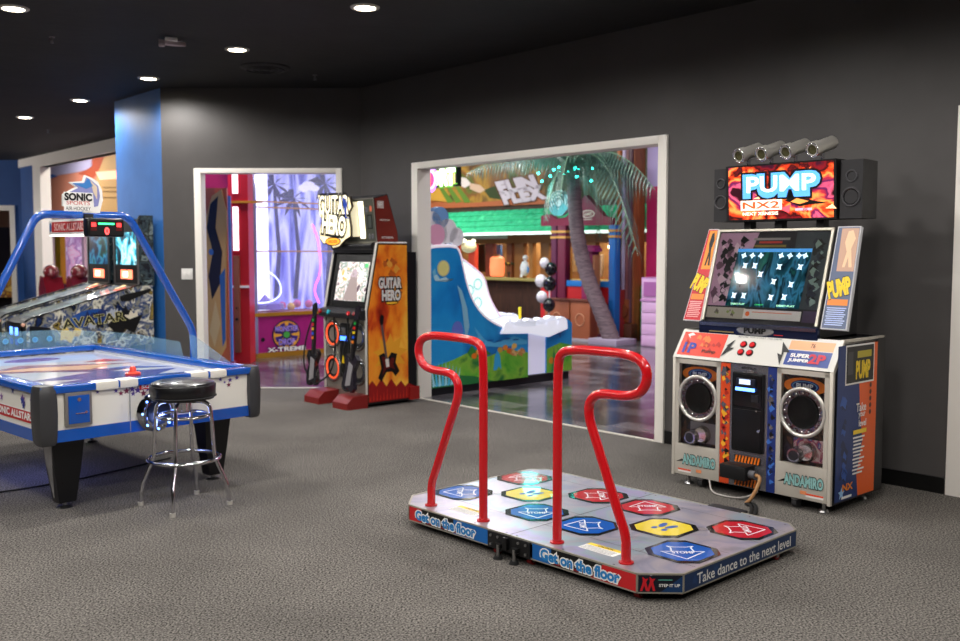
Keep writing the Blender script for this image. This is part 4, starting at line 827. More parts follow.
# ------------------------------------------------------------------ pinball machines against the blue wall
pin_art = ART('pinball_side_print', ['#0a0e20', '#142c5c', '#0c0e18', '#8a8a80', '#1c3a70', '#e0dcc8', '#10183a', '#a08a40', '#0c0e18'], 6, 8, .4, rough=.25, lo=.3, hi=.7)
head_art = ART('pinball_head_print', ['#06080e', '#141c28', '#3a4a50', '#0c1014', '#7a8a88', '#142038'], 9, 7, .4, rough=.25, lo=.3, hi=.7)
glow1 = ART('backglass_glow', ['#06141c', '#0c3c50', '#38b0c8', '#c8f8ff', '#0a4858', '#041018'], 5, 6, .5, emit=1.3, lo=.35, hi=.7)
glow2 = ART('backglass_glow_deep', ['#030a14', '#0c2c50', '#2c7898', '#103a28', '#0a1c30'], 6, 6, .5, emit=.9, lo=.35, hi=.7)
def pinball(x1, lab, gl, word):
    t = T('pinball_machine', lab, 'pinball machine', BF.w(x1, 0, 0), BF.a, 'pinball machines by the blue wall')
    w = .68; P_ = [(-1.4, .42), (-1.4, .77), (-1.36, .8), (-.2, 1.12), (-.08, 1.12), (-.08, .5)]
    b = B(); b.prism(P_, -w+.02, -.02, M('#141416', .4)); b.obj('cabinet', t)
    for xs in (-w, -.02):
        b = B(); b.prism([(-1.4, .41), (-1.4, .785), (-1.36, .815), (-.2, 1.14), (-.07, 1.14), (-.07, .49)], xs, xs+.02, pin_art); sp_ = b.obj('side_panel', t)
        b = B(); b.prism([(-1.41, .785), (-1.36, .818), (-.2, 1.142), (-.2, 1.152), (-1.36, .832), (-1.42, .79)], xs-.004, xs+.024, M('#2c2c30', .25, .6)); b.obj('side_rail', sp_)
    a = Art((.0005, -1.39, .42), (0, 1, 0), (0, .27, .96) if False else (0, 0, 1))
    a.poly([(.02, .02), (.3, .05), (.22, .3), (.02, .33)], M('#0c0e16', .3), 1).blobs(10, .25, .1, .6, .35, .09, [M('#e8c860', .4), M('#c89a30', .4)], 1.2, 7).ell(.62, .38, .22, .09, M('#1c4a94', .3), 2, rot=.2).blobs(16, .5, .2, 1.25, .55, .1, [M('#d8d0bc', .35), M('#1a2c60', .3), M('#0a0c18', .3), M('#a8b0c0', .35)], 2.2, 14).poly([(.8, .3), (.95, .42), (1.05, .35), (1.2, .4), (1.1, .2), (1., .25), (.92, .12), (.86, .25)], INK, 4)
    a.poly([(.95, .6), (1.0, .62), (1.3, .68), (1.28, .64), (1.05, .55), (.96, .55)], INK, 4)
    a.text(word, .67, .36, .1, M('#1c1c10', .4), .66, .02, 5, out=M('#d8cf8a', .4), ow=.03, rot=.1); a.obj('side_print', t)
    b = B(); b.add([(x, y, z) for y, z in ((-1.34, .812), (-.22, 1.128)) for x in (-w+.03, -.03)], [(0, 1, 3, 2)], M('#9aa4a4', .04, .0, alpha=.35)); b.obj('playfield_glass', t)
    b = B(); b.add([(x, y, z) for y, z in ((-1.34, .805), (-.22, 1.121)) for x in (-w+.03, -.03)], [(0, 1, 3, 2)], M('#35393a', .3))
    pf_ = b.obj('playfield', t)
    b = B()
    for x, y, c, e in ((-.2, -.9, '#7c9a9c', 0), (-.45, -.7, '#8a9aa8', 0), (-.2, -.55, '#c8ccd8', 0), (-.5, -.4, '#6a7a90', 0), (-.25, -.35, '#ff5a30', 1.5), (-.4, -.28, '#ffd8a0', 2), (-.15, -1.1, '#4a5a60', 0), (-.45, -1.1, '#50605a', 0)):
        z = .806+(y+1.34)*.282; mm = EM(c, e) if e else M(c, .4); s2 = .05 if e else .11
        b.add([(x-s2, y-s2*1.3, z-.366*s2*1+.004), (x+s2, y-s2*1.3, z-.366*s2+.004), (x+s2, y+s2*1.3, z+.366*s2+.006), (x-s2, y+s2*1.3, z+.366*s2+.006)], [(0, 1, 2, 3)], mm)
    b.obj('playfield_features', t)
    b = B(); b.box(-w+.02, -.02, -.2, -.08, 1.12, 1.86, BLACK); hb = b.obj('backbox', t)
    for xs in (-w, -.02):
        b = B(); b.prism([(-.2, 1.13), (-.22, 1.2), (-.22, 1.86), (-.2, 1.9), (-.05, 1.9), (-.05, 1.13)], xs, xs+.02, head_art); b.obj('backbox_side', hb)
    b = B(); b.box(-w+.02, -.02, -.222, -.2, 1.15, 1.75, BLACK); b.obj('backbox_frame', hb)
    b = B(); b.box(-w+.06, -.06, -.226, -.222, 1.36, 1.72, gl); b.obj('backglass', hb)
    b = B(); b.box(-w+.18, -.18, -.226, -.222, 1.2, 1.3, EM('#ff7a5a', 3)).box(-w+.25, -.3, -.228, -.226, 1.22, 1.28, EM('#fff0d8', 3)); b.obj('dot_display', hb)
    b = B()
    for xs in (-w+.01, -.01): b.box(xs-.008, xs+.008, -.235, -.22, 1.13, 1.76, STEEL)
    b.box(-w, 0, -.235, -.22, 1.13, 1.15, STEEL); b.obj('steel_frame', hb)
    b = B(); b.box(-w+.12, -.12, -1.415, -1.4, .48, .74, M('#1a1a1e', .3, .5), .004); cdr = b.obj('coin_door', t)
    for dx in (.2, .38):
        b = B(); b.box(-w+dx, -w+dx+.07, -1.425, -1.412, .64, .72, EM('#5a8cff', 4), .004).box(-w+dx, -w+dx+.07, -1.425, -1.412, .54, .6, EM('#203c90', 1)); b.obj('coin_slot', cdr)
    for dx in (-w+.04, -.04):
        for yy, zt in ((-1.37, .75), (-.12, .9)):
            b = B(); b.box(dx-.025, dx+.025, yy-.02, yy+.03, .03, .7, STEEL, .003).cyl((dx, yy, 0), (dx, yy, .03), .025, STEEL); b.obj('leg', t)
    b = B(); b.ball((-.02, -1.425, .76), .02, M('#f0b8a0', .2)); b.obj('launch_knob', t)
    return t
pinball(-.15, 'dark pinball machine nearest the blue wall corner with large lettered side art', glow1, 'AVATAR')
pinball(-.98, 'dark pinball machine on the far side of its lettered twin', glow2, 'AVATAR')
#@@PART4
# ------------------------------------------------------------------ the bright play area beyond the wide opening (wall frame)
def wp(px, py, y): return WF.fy(px, py, y)
wood = ART('dark_plank_wood', ['#2a1a14', '#4a2c20', '#352018', '#5c3a2a'], 1.2, 5, .5, rough=.55, stretch=(14, 14, 1.2))
wood2 = ART('warm_plank_wood', ['#6a3a1c', '#9a5c2c', '#7c4824', '#b07038'], 1.2, 5, .5, rough=.5, stretch=(10, 10, 1.))
# pink wall with lavender top, column of wood
b = B(); b.box(-1.62, 6, 7.0, 7.14, 0, 2.6, pinkw).box(-1.62, 6, 7.0, 7.14, 2.6, 4.3, lavw); WF.put(b.obj('wall_pink', kind='structure'))
t = T('carved_wood_column', 'tall brown wooden column between the palm and the pink wall', 'column'); WF.put(t, -1.82, 6.8)
b = B(); b.box(-.2, .17, -.1, .2, 0, 3.9, wood2, .01); b.obj('shaft', t)
for x, m in ((-.14, '#b8642a'), (-.03, '#c8b8d8'), (.05, '#7a4a4c'), (.12, '#5c3c44')):
    b = B(); b.box(x-.03, x+.03, -.14, -.09, .3, 3.7, M(m, .45), .008); b.obj('moulding', t)
b = B(); b.box(-.22, .19, -.16, .0, 0, .28, M('#5a3420', .5), .01).cyl((0, -.16, .5), (0, -.19, .5), .11, M('#6a3418', .5)).box(-.15, .12, -.15, -.08, .3, .7, M('#7a3e1c', .5), .02); b.obj('base', t)
b = B(); b.box(-1.62, -1.44, 6.86, 6.99, .08, .93, M('#12964a', .45), .01).box(-1.62, -1.44, 6.85, 6.99, 0, .08, BLACK); tag(WF.put(b.obj('green_panel')), 'narrow green panel low on the pink wall beside the wood column', 'panel')
t = T('pink_prize_cabinet', 'pale pink stacked cabinet against the pink wall at the right of the opening', 'cabinet'); WF.put(t, -.93, 6.02)
PK = M('#e0b4dc', .35); PK2 = M('#c890c4', .4)
b = B(); b.box(0, .9, 0, .6, 0, .72, PK, .01); b.obj('body', t)
for k in range(4): b = B(); b.box(.02, .88, -.012, 0, .02+k*.175, .185+k*.175, PK, .008); b.obj('drawer_front', t)
b = B(); b.box(-.01, .91, -.02, .6, .72, .75, PK2, .004).box(-.0, .9, -.0, .6, .75, 1.08, PK, .01).box(.05, .85, -.012, 0, .8, 1.03, M('#b06aa8', .3)).box(0, .9, 0, .6, 1.08, 1.1, PK2); b.obj('upper_case', t)
# themed kiosk facade with roof
FY = 8.0
t = T('beach_hut_facade', 'long wooden hut front with green shingle roof and open counter', 'building'); WF.put(t, 0, FY)
GR = ART('green_shingle_paint', ['#18a070', '#38c890', '#24b47e', '#50dca0'], 5, 3, .5, rough=.5)
rx0, rx1 = -9.4, -2.0
b = B(); b.add([(x, y, z) for y, z in ((-.5, 1.9), (.25, 2.54)) for x in (rx0, rx1)]+[(x, y, z-.04) for y, z in ((-.5, 1.9), (.25, 2.54)) for x in (rx0, rx1)], [(0, 1, 3, 2), (6, 7, 5, 4), (0, 4, 5, 1), (2, 3, 7, 6), (0, 2, 6, 4), (1, 5, 7, 3)], GR); rf = b.obj('roof', t)
b = B(); dr_ = Vector((0, .75, .64)).normalized(); nr = Vector((0, -dr_.z, dr_.y))
for r in range(5):
    for k in range(30):
        x = rx0+k*.25+(.125 if r % 2 else 0); p = Vector((x, -.5, 1.905))+dr_*(r*.19); w_ = .235
        b.add([p+nr*.022, p+Vector((w_, 0, 0))+nr*.022, p+Vector((w_*.9, 0, 0))+dr_*.21+nr*.004, p+dr_*.21+nr*.004, p, p+Vector((w_, 0, 0))], [(0, 1, 2, 3), (4, 5, 1, 0)], GR)
s_ = b.obj('shingles', rf)
b = B(); b.box(rx0, rx1, -.52, -.47, 1.85, 1.905, EM('#eafff4', 1.1)); b.obj('eave_light_strip', t)
b = B(); b.box(rx0, rx1, 0.02, .14, 0, .9, wood).box(rx0, rx1, .06, .14, 1.85, 4.3, M('#3a2c20', .6)); b.obj('wall', t)
b = B(); b.box(rx0, rx1, -.14, .3, .9, .96, M('#a89a5c', .35), .006); b.obj('counter_top', t)
b = B(); b.box(rx0, rx1, -.1, .1, 1.68, 1.86, M('#8a5a28', .5)).box(rx0, -6, -.11, -.1, 1.78, 1.86, M('#c8d8c8', .5)); b.obj('beam', t)
for x, m, w_ in [(-7.79, '#d84a34', .11), (-7.2, '#d84a34', .1), (-6.62, '#7a3424', .12), (-6.0, '#7a4426', .08), (-5.7, '#8a5a2e', .13), (-4.95, '#8a5c30', .12), (-5.35, '#a8743c', .05), (-4.4, '#9a6a34', .1), (-3.7, '#a8743c', .12), (-3.1, '#5a3a20', .14), (-8.6, '#8a5a2e', .14)]:
    b = B(); b.box(x-w_, x+w_, -.06, .06, .96, 1.7, M(m, .5), .008); b.obj('post', t)
b = B(); b.box(rx0, rx1, 1.3, 1.4, 0, 3., noisy('hut_back_wall_paint', '#7a5a38', '#b08a58', 3, .6)).box(rx0, rx0+.1, .1, 1.4, 0, 3, wood2).box(rx1-.1, rx1, .1, 1.4, 0, 3, wood2).box(rx0, rx1, .1, 1.4, 2.4, 2.45, wood2).box(rx0, rx1, .1, 1.4, .85, .9, wood2); b.obj('interior', t)
for x0, x1, z0, z1, c in [(-7.62, -7.38, 1.05, 1.68, '#20180f'), (-7.05, -6.85, 1.0, 1.66, '#3a6aa8'), (-6.4, -6.15, 1.3, 1.66, '#c8ccd8'), (-5.5, -5.42, 1.1, 1.6, '#d8d4c8'), (-5.25, -4.98, 1.1, 1.62, '#4a5a68'), (-4.7, -4.5, 1.1, 1.5, '#e8d8b0'), (-4.2, -3.9, 1.0, 1.45, '#f0e4d0'), (-6.4, -6.15, .98, 1.28, '#2a6a88'), (-3.55, -3.3, 1.05, 1.6, '#28506a')]:
    b = B(); b.box(x0, x1, .5, .55, z0, z1, M(c, .4), .01); b.obj('backboard', t)
for x, z, c in [(-7.02, 1.58, '#ff5a6a'), (-6.3, 1.62, '#e8f0ff'), (-5.6, 1.56, '#e8f4ff'), (-5.1, 1.56, '#ffe0a0'), (-4.55, 1.6, '#ffe4b0'), (-4.05, 1.55, '#fff0c8'), (-3.5, 1.6, '#ffe0a0')]:
    l_ = T('hanging_bulb', '', 'lamp', group='small lit bulbs over the hut counter'); WF.put(l_, x, FY+.25); l_.location.z = z
    l_['label'] = 'small glowing bulb over the hut counter, '+{-7.02: 'red, above the left end beside the orange posts', -6.3: 'white, directly above the pink lantern', -5.6: 'white, directly above the white bird figure', -5.1: 'yellowish, right of the white bird figure', -4.55: 'yellowish, directly above the balloons', -4.05: 'white, just left of the palm trunk', -3.5: 'yellowish, the rightmost beside the blue post'}[x]
    b = B(); b.ball((0, 0, 0), .035, EM(c, 9), n=12, k=8); b.obj('glass_bulb', l_)
    b = B(); b.cyl((0, 0, .03), (0, 0, .07), .018, BLACK).cyl((0, 0, .07), (0, 0, 1.68-z if z < 1.6 else .08), .004, BLACK); b.obj('cord', l_)
def item(kind, lab, cat, x, y, z, build, group=None):
    t_ = T(kind, lab, cat, group=group); WF.put(t_, x, y); t_.location.z = z; build(t_); return t_
def lantern(t_):
    b = B(); b.lathe([(0, 0), (.13, .0), (.15, .03), (.16, .2), (.15, .38), (.11, .42), (0, .42)], EM('#ff8a5a', .9)); b.obj('lamp_shade', t_)
    b = B(); b.lathe([(.0, .42), (.1, .42), (.06, .47), (0, .47)], M('#8a4a20', .4)).lathe([(0, -.02), (.13, -.02), (.13, .0), (0, 0)], M('#8a4a20', .4)); b.obj('cap', t_)
item('paper_lantern', 'glowing orange pink lantern standing on the hut counter', 'lantern', -6.45, FY+.02, .98, lantern)
def bird(t_):
    b = B(); b.ball((0, 0, .2), .11, M('#e8eef0', .5), (1, .8, 1.5)).ball((.02, 0, .42), .06, M('#e8eef0', .5)); b.obj('body', t_)
    b = B(); b.prism([(.1, .12), (.2, .1), (.22, .2), (.1, .24)], -.03, .03, M('#2a80c0', .5), 'y').prism([(-.09, .02), (-.02, .02), (-.02, .1), (-.06, .2)], -.05, .05, M('#e8eef0', .5), 'y'); b.obj('wing', t_)
item('white_bird_figure', 'white parrot-shaped figure perched at the hut counter', 'figurine', -5.56, FY-.02, .96, bird)
def plant(t_):
    b = B(); b.lathe([(0, 0), (.06, 0), (.08, .12), (0, .12)], M('#3a2a1c', .6)); b.obj('pot', t_)
    for k in range(9):
        a_ = k*.7; b = B(); b.tube([(0, 0, .1), (.05*math.cos(a_), .05*math.sin(a_), .22), (.13*math.cos(a_), .1*math.sin(a_), .3)], .006, M('#2a3a1c', .6), 6).ball((.13*math.cos(a_), .1*math.sin(a_), .3), .03, M('#c89a30' if k % 2 else '#2c3c20', .6), n=8, k=6); b.obj('sprig', t_)
item('potted_flowers', 'small dark potted plant with yellow blooms on the hut counter', 'plant', -6.0, FY, .96, plant)
# roof mural
a = Art((rx0, -.002+.02, 2.56), (1, 0, 0), (0, 0, 1), .004)
mb = B(); mb.box(rx0, rx1, .04, .1, 2.5, 4.2, M('#4c4a26', .5)); mu = mb.obj('mural_panel', t)
a = Art((0, .038, 0), (1, 0, 0), (0, 0, 1), .003)
def mp_(*q): return [wp(x, y, FY+.038) for x, y in q]
a.poly(mp_((425, 208), (545, 204), (545, 150), (425, 150)), ART('jungle_mural_print', ['#2c3414', '#5c6424', '#7a4a20', '#a8802c', '#4a2c14', '#39481c'], 1.4, 6, .5, rough=.5), 1)
a.poly(mp_((425, 209), (425, 200), (470, 203), (545, 197), (545, 204)), M('#a85c38', .5), 2).poly(mp_((425, 203), (425, 186), (447, 190), (452, 202)), M('#c8963a', .5), 2)
for x in (438, 446, 455): a.poly(mp_((x, 186), (x+5, 187), (x+16, 202), (x+10, 203)), M('#5c7c2c', .5), 3)
a.poly(mp_((456, 176), (466, 178), (472, 184), (465, 188), (458, 184)), M('#d8ccc8', .5), 3).poly(mp_((470, 183), (480, 185), (486, 190), (480, 193), (470, 189)), M('#c8a890', .5), 3).poly(mp_((484, 190), (500, 184), (510, 190), (505, 200), (490, 198)), M('#2c3c14', .5), 3)
c1_ = mp_((517, 185))[0]; c2_ = mp_((523, 195))[0]
a.text('FUN', c1_[0], c1_[1], .26, M('#c8bcc8', .5), 1.1, .08, 6, shear=-.5, out=M('#5a3418', .5), ow=.06, rot=.08).text('PLEX', c2_[0], c2_[1], .26, M('#c8bcc8', .5), 1.2, .08, 6, shear=-.5, out=M('#5a3418', .5), ow=.06, rot=.06)
a.obj('mural_print', mu)
# lit sign screen at the left
t = T('lit_sign_screen', 'glowing square sign screen with coloured letters high at the left of the opening', 'sign'); WF.put(t, 0, 5.6)
q0 = wp(424, 188.5, 5.6); q1 = wp(456.5, 169, 5.6)
b = B(); b.box(q0[0]-.4, q1[0], 0, .12, q0[1], q1[1]+.05, BLACK); b.obj('housing', t); b = B(); b.box((q0[0]+q1[0])/2-.02, (q0[0]+q1[0])/2+.02, .05, .09, q1[1]+.05, 4.3, BLACK); b.obj('hanger', t)
a = Art((0, -.002, 0), (1, 0, 0), (0, 0, 1), .002); a.rect(q0[0]-.36, q0[1]+.04, q1[0]-.04, q1[1], EM('#d8e0a0', .8), 1)
cz = (q0[1]+q1[1])/2; o_ = wp(431, 179, 5.6); a.ell(o_[0], cz, .2, .25, EM('#a86af0', .9), 2).ell(o_[0], cz, .15, .18, EM('#f0b8e8', 1.2), 3).ell(o_[0], cz, .11, .14, EM('#e02858', 1.3), 4)
r0 = wp(447, 179, 5.6); a.rect(r0[0]-.27, q0[1]+.05, r0[0]+.3, cz-.12, EM('#68c03a', .8), 2).rect(r0[0]+.12, q0[1]+.05, q1[0]-.05, q1[1]-.02, EM('#f0b060', .8), 1.5); a.text('RT', r0[0]+.03, cz+.02, .3, EM('#f8fff0', 1.1), .42, .05, 6, out=EM('#5a9a30', .7), ow=.07); a.obj('screen_image', t)
# game booth with maroon gable
t = T('maroon_game_booth', 'maroon and purple game booth with pointed roof behind the palm tree', 'booth'); WF.put(t, 0, 6.4)
MR = M('#7c1238', .4); MR2 = M('#5a1c40', .4)
P_ = [wp(*p, 6.4) for p in [(541, 226), (541, 216), (549, 214), (556, 219), (566, 217), (575, 208), (585, 195), (597, 208), (603, 216), (611, 218), (611, 225)]]
b = B(); b.prism(P_, 0, .12, MR, 'y'); b.obj('gable', t)
ec = wp(560, 203, 6.4); b = B(); b.cyl((ec[0], -.04, ec[1]), (ec[0], .04, ec[1]), .23, M('#d8ecee', .4), n=32); em = b.obj('round_emblem', t)
a = Art((ec[0], -.042, ec[1]), (1, 0, 0), (0, 0, 1), .003)
for k in range(3): a.loop([((.2-.06*k)*math.cos(q_*PI/10), (.2-.06*k)*math.sin(q_*PI/10)) for q_ in range(20)], .025, M('#2a8a90', .4), 1)
a.poly([(-.24, -.1), (-.1, -.02), (0, -.12), (.12, 0), (.24, -.1), (.1, -.22), (-.1, -.22)], M('#5cb8c0', .4), 2).obj('emblem_print', em)
lc = wp(588, 214, 6.4); a = Art((lc[0], -.001, lc[1]), (1, 0, 0), (0, 0, 1), .003); a.ell(0, 0, .16, .07, M('#d8c8b8', .4), 1).ell(0, .0, .13, .05, MR, 2).text('GAMES', 0, 0, .06, M('#e8dcc8', .4), .2, .02, 3).rect(-.1, -.1, .1, -.085, M('#d8c8b8', .4), 1).obj('gable_badge', t)
for x0, x1, m, z1 in ((-3.29, -3.16, MR2, 1.97), (-3.13, -2.94, M('#6a1838', .4), 1.97), (-1.94, -1.8, M('#1a6ab8', .4), 1.95)):
    b = B(); b.box(x0, x1, .0, .14, 0, z1, m, .01); b.obj('post', t)
    for z in (1.76, 1.86): b = B(); b.box(x0-.01, x1+.01, -.01, .15, z-.02, z+.02, M('#d8a050', .35)); b.obj('post_band', t)
b = B(); b.box(-2.93, -1.94, .02, .1, .9, 1.0, M('#1a78c8', .4), .005).box(-2.93, -1.94, .04, .09, .62, .9, M('#c81c24', .4)).box(-3.6, -3.29, .06, .1, .1, .93, M('#c81c24', .4)); b.obj('counter_rail', t)
b = B(); b.box(-3.14, -1.8, .14, 1.0, 0, .86, M('#8a2a28', .5)); b.obj('booth_body', t)
# carnival pedestal, boxes
t = T('purple_pedestal', 'purple capped pedestal post standing in front of the booth', 'pedestal'); WF.put(t, -2.28, 6.31)
b = B(); b.box(-.12, .12, -.08, .08, .1, 1.5, M('#8c2458', .4), .008).box(.1, .17, -.07, .07, .1, 1.45, M('#b87a50', .45)); b.obj('column', t)
b = B(); b.box(-.17, .19, -.11, .1, 1.5, 1.57, M('#9c2c6c', .35), .01).box(-.14, .16, -.1, .09, 1.57, 1.61, M('#9c2c6c', .35), .01); b.obj('cap', t)
b = B(); b.box(-.16, .2, -.1, .1, 0, .1, M('#7a3a50', .4), .01); b.obj('plinth', t)
for k, (x0, x1, y_, lab) in enumerate(((-3.03, -2.45, 5.98, 'orange brown wooden game bench box left of the palm trunk'), (-2.42, -1.98, 5.98, 'orange brown wooden game bench box directly behind the palm trunk'))):
    t = T('wooden_box', lab, 'box', group='orange wooden boxes under the booth'); WF.put(t, x0, y_); w_ = x1-x0
    b = B(); b.box(0, w_, 0, .2, .03, .68, M('#a85e3c', .45), .01); b.obj('body', t)
    b = B(); b.box(-.01, w_+.01, -.02, .21, .66, .7, M('#6a3420', .45), .01); b.obj('lid', t)
    b = B(); b.box(0, w_, -.01, .2, 0, .04, M('#b8b0b8', .4)); b.obj('kick_board', t)
    b = B(); b.torus((w_/2, -.005, .36), .1, .008, M('#d8a07c', .4), (0, 1, 0), 24, 6); b.obj('carved_ring', t)
# balloons
for k, (px, py, c, r) in enumerate([(544.5, 263, 'w', .095), (551, 269, 'k', .12), (541, 281, 'w', .115), (549.5, 284, 'k', .13), (542, 297, 'w', .105), (549, 305, 'k', .12)]):
    x, z = wp(px, py, 5.5-.05*k+.1*(c == 'k')); nm = 'white' if c == 'w' else 'black'
    o = T('balloon', '%s round balloon, the %s of the cluster tied to the booth post' % (nm, ('uppermost white', 'uppermost black', 'middle white', 'middle black', 'lowest white', 'lowest black')[k]), 'balloon', group='black and white balloons by the booth'); WF.put(o, x, 5.5-.05*k+.1*(c == 'k')); o.location.z = z
    b = B(); r *= .88; b.ball((0, 0, 0), r, M('#e8e6ea' if c == 'w' else '#0e0e12', .15, coat=.5), (1, 1, 1.1), 20, 14); b.obj('skin', o)
    b = B(); b.lathe([(0, -r*1.08), (.018, -r*1.2), (0, -r*1.15)], M('#e8e6ea' if c == 'w' else '#0e0e12', .3), n=8); b.obj('knot', o)
b = B(); b.tube([WF.w(-2.4, 5.45, 1.1), WF.w(-2.36, 5.4, .8), WF.w(-2.36, 5.4, .5), WF.w(-2.42, 5.4, .02)], .012, M('#e8e6ea', .4), 6, 2); tag(b.obj('balloon_ribbon'), 'white ribbon running down beside the black and white balloons', 'ribbon')
# palm tree
py_ = 5.9
t = T('artificial_palm_tree', 'artificial palm tree with curved trunk and teal lit fronds', 'palm tree'); WF.put(t, 0, py_)
bark = ART('palm_bark', ['#4a3c40', '#7a686c', '#5a4a50', '#8c7a7c'], 3, 4, .5, rough=.8, stretch=(1, 1, 8), bump=.5)
tp_ = [wp(x, y, py_) for x, y in [(613, 340), (604, 318), (592, 290), (583, 262), (578, 240), (575, 210), (573, 168)]]
tp_[0] = (tp_[0][0], .02)
b = B(); P = [Vector((p[0], 0, p[1])) for p in tp_]
for _ in range(3):
    Q = [P[0]]
    for i in range(len(P)-1): Q += [P[i]*.75+P[i+1]*.25, P[i]*.25+P[i+1]*.75]
    P = Q+[P[-1]]
n = 14; N = len(P); vs = []
for i, p in enumerate(P):
    r_ = .15-.045*i/N+(.012 if i % 2 else 0)
    vs += [p+Vector((math.cos(2*PI*j/n)*r_, math.sin(2*PI*j/n)*r_, 0)) for j in range(n)]
b.add(vs, [(i*n+j, i*n+(j+1) % n, (i+1)*n+(j+1) % n, (i+1)*n+j) for i in range(N-1) for j in range(n)], bark); b.obj('trunk', t)
b = B(); sx = wp(612, 342, py_)[0]; b.box(sx-.3, sx+.3, -.25, .25, 0, .1, M('#a89cb0', .5), .01); b.obj('base_slab', t)
leafm = ART('palm_leaf', ['#2c4438', '#48685a', '#365248', '#6a8c74'], 6, 3, .5, rough=.4)
leafs = M('#6a8a70', .4); top = Vector((tp_[-1][0], 0, tp_[-1][1]+.05))
def frond(end, sag, width, droop, y0=0.):
    b = B(); e = Vector(end); n = 30; prev = None; c = (top+e)/2+Vector((0, 0, sag)); pts = []
    for i in range(n+1):
        u = i/n; pts.append(top*(1-u)**2+c*2*u*(1-u)+e*u*u)
    b.tube(pts, .018, leafs, 6, taper=.004)
    for i in range(3, n):
        p = pts[i]; d = (pts[i+1]-pts[i-1]).normalized(); side = d.cross(Vector((0, 0, 1)))
        side = side.normalized() if side.length > .05 else Vector((0, 1, 0)); u = i/n; L = width*(math.sin(PI*min(1, u*.9+.08))**.6)*(1+.12*math.sin(i*5.3))
        for s in (-1, 1):
            for jj in (0,):
                pp = p+(pts[i+1]-p)*jj; q = pp+side*s*L*.26+d*L*.16+Vector((0, 0, -droop*L*.3)); q2 = q+side*s*L*.06+d*L*.16+Vector((0, 0, -droop*L*.6)); w_ = d*.017
                b.add([pp-w_, pp+w_, q+w_*.9, q-w_*.9, q2], [(0, 1, 2, 3), (3, 2, 4)], leafm)
    return b.obj('frond', t)
def pe_(px, py, dy=0.):
    x, z = wp(px, py, py_+dy); return (x, dy, z)
for args in [(pe_(466, 174, .3), .45, .36, 1.2), (pe_(500, 166, -.9), .4, .34, 1.1), (pe_(640, 178, 1.0), .5, .55, 1.), (pe_(655, 190, -.7), .75, .55, 1.2), (pe_(638, 256, -.9), 1.35, .85, .9), (pe_(632, 240, -.6), 1.4, .7, .9), (pe_(545, 222, -.9), .8, .5, 1.), (pe_(600, 240, .9), .9, .5, 1.), (pe_(540, 190, 1.1), .6, .45, 1.), (pe_(585, 150, -1.2), .4, .5, .8), (pe_(535, 160, -.3), .5, .5, .8), (pe_(560, 200, -1.3), .7, .5, 1.), (pe_(612, 150, .1), .5, .5, .9)]: frond(*args)
for k in range(16):
    a_ = k*2.4; r_ = .12+.55*((k*37) % 10)/10
    b = B(); b.ball((top.x+r_*math.cos(a_), r_*math.sin(a_)*.8-.1, top.z-.05-.25*r_+.08*math.sin(k)), .017, EM('#30f0d8', 20), n=8, k=6); b.obj('led_bulb', t)
light('POINT', 'teal_tree_glow', WF.w(top.x-.25, py_-.7, top.z-.25), 9, (.05, 1., .85), .15)
light('POINT', 'blue_tree_glow', WF.w(top.x-.8, py_-.2, top.z-.35), 5, (.1, .9, .9), .15)
